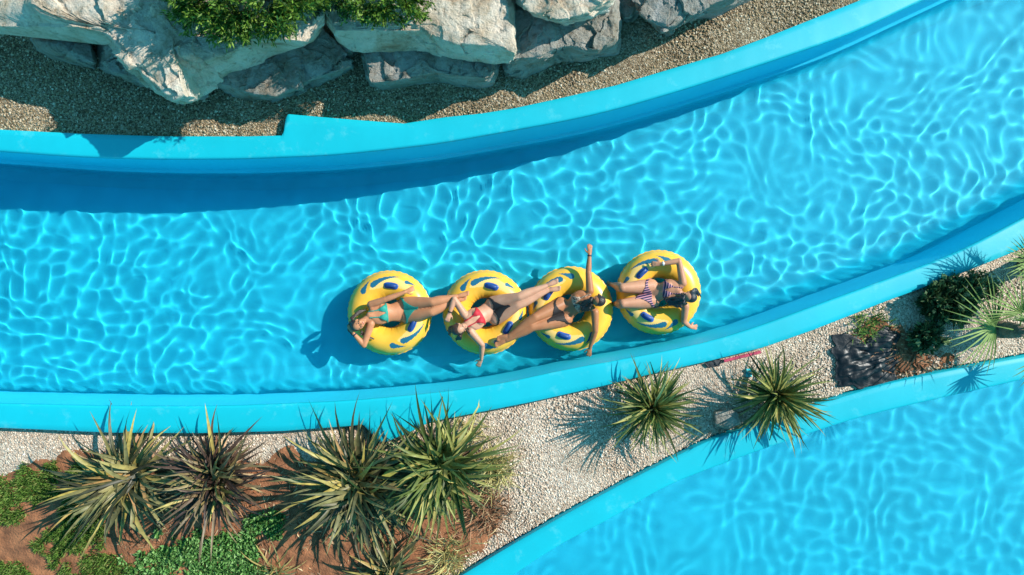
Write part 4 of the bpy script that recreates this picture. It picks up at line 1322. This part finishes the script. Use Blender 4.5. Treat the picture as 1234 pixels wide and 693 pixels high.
        f = np.clip((t + 0.10) / 0.155, 0, 1)
        front = (w > -0.01) & (t < 0.055) & (t > -0.11) & (a < 0.022 + 0.155 * f ** 2.0)
        back = (w <= -0.01) & (t < 0.06) & (t > -0.12) & (a < 0.04 + 0.14 * f ** 1.5)
        string = (np.abs(t - 0.045) < 0.013) & (a < 0.24)
        self.cloth('bikini_bottom', (front | back | string) & (lab != 1), mbot, V)

    def band(self, name, joint_a, joint_b, f, r, mat, thick=0.006, wide=0.010):
        a, b = self.J[joint_a], self.J[joint_b]
        c = a * (1 - f) + b * f - self.off; d = unit(b - a); s = unit(np.cross(d, (0.1, 0.2, 1))); n = np.cross(d, s)
        q = np.linspace(0, 2 * math.pi, 28, endpoint=False); rings = []
        for dr, dd in ((0, -1), (1, -1), (1, 1), (0, 1), (0, -1)):
            R = r + dr * thick
            rings.append(c + np.outer(np.cos(q), s) * R + np.outer(np.sin(q), n) * R + d * dd * wide)
        V = np.concatenate(rings[:4]); F = [tuple(x) for x in grid_faces(4, 28, True)] + [(84 + i, 84 + (i + 1) % 28, (i + 1) % 28, i) for i in range(28)]
        g = Geo(); g.add(V, F)
        return g, c, d, n


SK = [skin_mat('warm tan skin', (0.50, 0.215, 0.105)), skin_mat('fair skin', (0.55, 0.29, 0.185)), skin_mat('tanned skin', (0.40, 0.165, 0.075)), skin_mat('light tan skin', (0.50, 0.24, 0.14))]  # each woman's own skin tone
HAIR = [hair_mat('dark brown hair', (0.035, 0.020, 0.014)), hair_mat('brown hair', (0.045, 0.022, 0.014)), hair_mat('black brown hair', (0.028, 0.017, 0.014)), hair_mat('black hair', (0.018, 0.016, 0.020))]
cl = lambda n, c: simple_mat(n, c, 0.7, 0.15, 30, 0.2, 120)

p = Person('woman in a green bikini on the leftmost ring, one hand behind her head', SK[0], dict(
    pelvis=(488, 374, .22), waist=(475, 376.5, .30), chest=(459, 377.5, .37), neck=(446, 380, .44), head=(432, 391, .50),
    up=(-0.66, -0.50, 0.30), face=(0.42, -0.10, 0.88),
    shoulder_a=(447, 367, .42), elbow_a=(464, 361, .47), wrist_a=(488, 352, .46), hand_a=(501, 346, .44), palm_a=(0, 0.2, 1), curl_a=0.5, thumb_a=-1,
    shoulder_b=(447, 390, .42), elbow_b=(438.5, 416, .42), wrist_b=(426, 402, .46), hand_b=(417, 391, .49), palm_b=(-0.6, -0.5, 0.6), curl_b=0.7, thumb_b=-1,
    hip_a=(489, 366.5, .26), knee_a=(521, 364, .45), ankle_a=(550, 357.5, .40), toe_a=(566, 351, .43),
    hip_b=(491, 381, .26), knee_b=(520, 376, .43), ankle_b=(547, 363, .38), toe_b=(561, 357.5, .40), sole_a=(0.2, 0.5, 0.8), sole_b=(0.2, 0.5, 0.8)))
p.hair(HAIR[0], [([(424, 388, .48), (422, 396, .44), (430, 408, .38)], .035, .018), ([(436, 400, .44), (443, 405, .36), (451, 408, .33)], .022, .008), ([(424, 384, .48), (434, 377, .44), (441, 373, .40)], .03, .010)])
gm_ = cl('green bikini cloth', (0.01, 0.26, 0.20)); p.bikini(gm_, gm_)
g, *_ = p.band('w', 'wrist_b', 'elbow_b', 0.10, 0.026, None); g.build('wristband', cl('dark band', (0.02, 0.03, 0.06)), p.t)

p = Person('fair woman in a red bikini top and black bottoms, holding another woman\'s feet', SK[1], dict(
    pelvis=(594, 374.5, .22), waist=(584, 378, .30), chest=(573, 384, .37), neck=(563, 390.5, .44), head=(554, 396, .52),
    up=(-0.50, -0.30, 0.78), face=(0.72, 0.10, 0.42),
    shoulder_a=(559, 378, .42), elbow_a=(547.5, 360.5, .46), wrist_a=(542, 377, .47), hand_a=(538.5, 388, .46), palm_a=(0.3, 0, 1), curl_a=0.7, thumb_a=1,
    shoulder_b=(567.5, 400, .41), elbow_b=(581, 415.5, .36), wrist_b=(580, 433, .20), hand_b=(572, 449, .08), palm_b=(0.3, 0, 1), curl_b=0.2, thumb_b=-1,
    hip_a=(594, 366, .26), knee_a=(626, 357.5, .45), ankle_a=(658, 344.5, .40), toe_a=(671, 339, .45),
    hip_b=(597.5, 383, .26), knee_b=(624, 368, .43), ankle_b=(660, 350, .38), toe_b=(672, 348, .43)))
p.hair(HAIR[1], [([(550, 392, .54), (544, 396, .50), (541, 402, .42)], .035, .014), ([(557, 400, .52), (553, 405, .46), (550, 409, .40)], .035, .014), ([(561, 396, .54), (566, 402, .46)], .022, .01)])
p.bikini(cl('red bikini cloth', (0.50, 0.012, 0.025)), cl('black bikini cloth', (0.012, 0.014, 0.016)))
g, *_ = p.band('w', 'wrist_a', 'elbow_a', 0.06, 0.026, None); g.build('bracelet', cl('dark bracelet', (0.03, 0.02, 0.02)), p.t)

p = Person('tanned woman in a spotted top and dark bottoms with both arms stretched wide', SK[2], dict(
    pelvis=(680, 375, .22), waist=(688, 371, .30), chest=(700, 363, .37), neck=(709, 362.5, .44), head=(719, 362.5, .53),
    up=(0.50, 0.0, 0.82), face=(-0.80, 0.05, 0.45),
    shoulder_a=(711, 350.5, .42), elbow_a=(709, 328, .42), wrist_a=(710.5, 307, .40), hand_a=(711, 294, .40), palm_a=(0.2, 0, 1), curl_a=0.1, thumb_a=1,
    shoulder_b=(717, 376, .42), elbow_b=(717.5, 399, .38), wrist_b=(711, 419, .27), hand_b=(709, 432, .20), palm_b=(0.2, 0, 1), curl_b=0.2, thumb_b=-1,
    hip_a=(676, 367, .26), knee_a=(645, 382.5, .45), ankle_a=(614, 404.5, .40), toe_a=(601, 408, .43),
    hip_b=(681, 384.5, .26), knee_b=(641, 394, .43), ankle_b=(611, 410, .38), toe_b=(599, 415, .41)))
p.hair(HAIR[2], [([(712, 361, .58), (706, 365, .52), (700, 369, .48)], .040, .022), ([(713, 367, .55), (707, 371, .50), (701, 374, .46)], .03, .014), ([(722, 356, .55), (727, 360, .50)], .03, .02)])
p.bikini(spot_mat('spotted cloth', (0.40, 0.30, 0.22), (0.05, 0.03, 0.025)), cl('dark brown cloth', (0.014, 0.008, 0.007)))
g, *_ = p.band('w', 'wrist_a', 'elbow_a', 0.06, 0.026, None); g.build('bracelet', cl('dark blue bracelet', (0.02, 0.025, 0.05)), p.t)

p = Person('woman in a navy striped bikini on the rightmost ring with a white watch', SK[3], dict(
    pelvis=(785, 353.5, .22), waist=(795, 351.5, .30), chest=(808, 349.5, .37), neck=(818, 353, .44), head=(829, 357.5, .53),
    up=(0.52, -0.15, 0.80), face=(-0.78, 0.10, 0.45),
    shoulder_a=(823, 341, .43), elbow_a=(818, 314.5, .44), wrist_a=(797, 318, .43), hand_a=(780.5, 318, .40), palm_a=(0, 0, 1), curl_a=0.4, thumb_a=-1,
    shoulder_b=(826, 369, .41), elbow_b=(824, 387.5, .33), wrist_b=(831.5, 394, .22), hand_b=(844, 394.5, .12), palm_b=(0, 0, 1), curl_b=0.2, thumb_b=1,
    hip_a=(784, 345, .26), knee_a=(750, 347, .42), ankle_a=(738, 343, .03), toe_a=(729, 341, -.12),
    hip_b=(786, 362.5, .26), knee_b=(750.5, 366, .42), ankle_b=(740, 366.5, .03), toe_b=(731, 366.5, -.12), sole_a=(-0.6, 0, 0.8), sole_b=(-0.6, 0, 0.8)))
p.hair(HAIR[3], [([(823, 359, .58), (813, 361, .50), (804, 362, .46)], .045, .026), ([(824, 364, .56), (814, 366, .48), (806, 366, .44)], .04, .02), ([(833, 354, .56), (839, 351, .50), (842, 355, .44)], .035, .022)])
p.bikini(stripe_mat('navy striped cloth', (0.012, 0.015, 0.06), (0.50, 0.22, 0.27), 9.0, 0.15), stripe_mat('navy striped cloth bottom', (0.012, 0.015, 0.06), (0.50, 0.22, 0.27), 9.0, 1.35))
g, c, d, n = p.band('w', 'wrist_a', 'elbow_a', 0.10, 0.026, None); g.build('watch_strap', cl('white strap', (0.75, 0.74, 0.72)), p.t)
gw = Geo(); gw.ellipsoid(c + np.array([0, 0, 0.031]), (d, np.cross((0, 0, 1), d), (0, 0, 1)), (0.019, 0.019, 0.006)); gw.build('watch_case', simple_mat('watch case', (0.8, 0.78, 0.74), 0.25, 0.05), p.t)


# ------------------------------------------------------------------ light, sky, camera
EL, AZ = math.radians(34), math.radians(24)       # sun stands to the upper right
sv = Vector((math.cos(EL) * math.cos(AZ), math.cos(EL) * math.sin(AZ), math.sin(EL)))
L = bpy.data.lights.new('sun', 'SUN'); L.energy = 4.3; L.angle = math.radians(0.5); L.color = (1.0, 0.945, 0.86)
L.cycles.is_caustics_light = True
lo = bpy.data.objects.new('sun', L); COL.objects.link(lo)
lo.rotation_euler = (-sv).to_track_quat('-Z', 'Y').to_euler(); lo.location = sv * 30
w = bpy.data.worlds.new('World'); SC.world = w; w.use_nodes = True
nt = w.node_tree; bg = nt.nodes['Background']
sky = nt.nodes.new('ShaderNodeTexSky'); sky.sky_type = 'NISHITA'; sky.sun_disc = False
sky.sun_elevation = EL; sky.sun_rotation = math.pi / 2 - AZ
sky.air_density = 1.0; sky.dust_density = 0.3; sky.ozone_density = 2.0
mx = nt.nodes.new('ShaderNodeMix'); mx.data_type = 'RGBA'; mx.blend_type = 'MULTIPLY'; mx.inputs[0].default_value = 1.0
mx.inputs[7].default_value = (0.34, 1.14, 1.06, 1)
nt.links.new(sky.outputs[0], mx.inputs[6]); nt.links.new(mx.outputs[2], bg.inputs[0]); bg.inputs[1].default_value = 0.13
cam = bpy.data.cameras.new('camera'); co = bpy.data.objects.new('camera', cam); COL.objects.link(co)
co.location = (0, 0, H); co.rotation_euler = (0, 0, 0)
cam.sensor_width = 36.0; cam.lens = 36.0 * H / (PW / S0); cam.clip_end = 2000; cam.clip_start = 0.1
SC.camera = co
SC.render.engine = 'CYCLES'
vs = SC.view_settings
vs.view_transform = 'Standard'; vs.look = 'None'; vs.exposure = 0.68; vs.gamma = 1.0; vs.use_curve_mapping = False
SC.cycles.caustics_reflective = False; SC.cycles.caustics_refractive = True
SC.cycles.blur_glossy = 0.0
SC.cycles.max_bounces = 10; SC.cycles.transmission_bounces = 8; SC.cycles.diffuse_bounces = 4
SC.cycles.sample_clamp_indirect = 6.0
SC.cycles.use_denoising = True
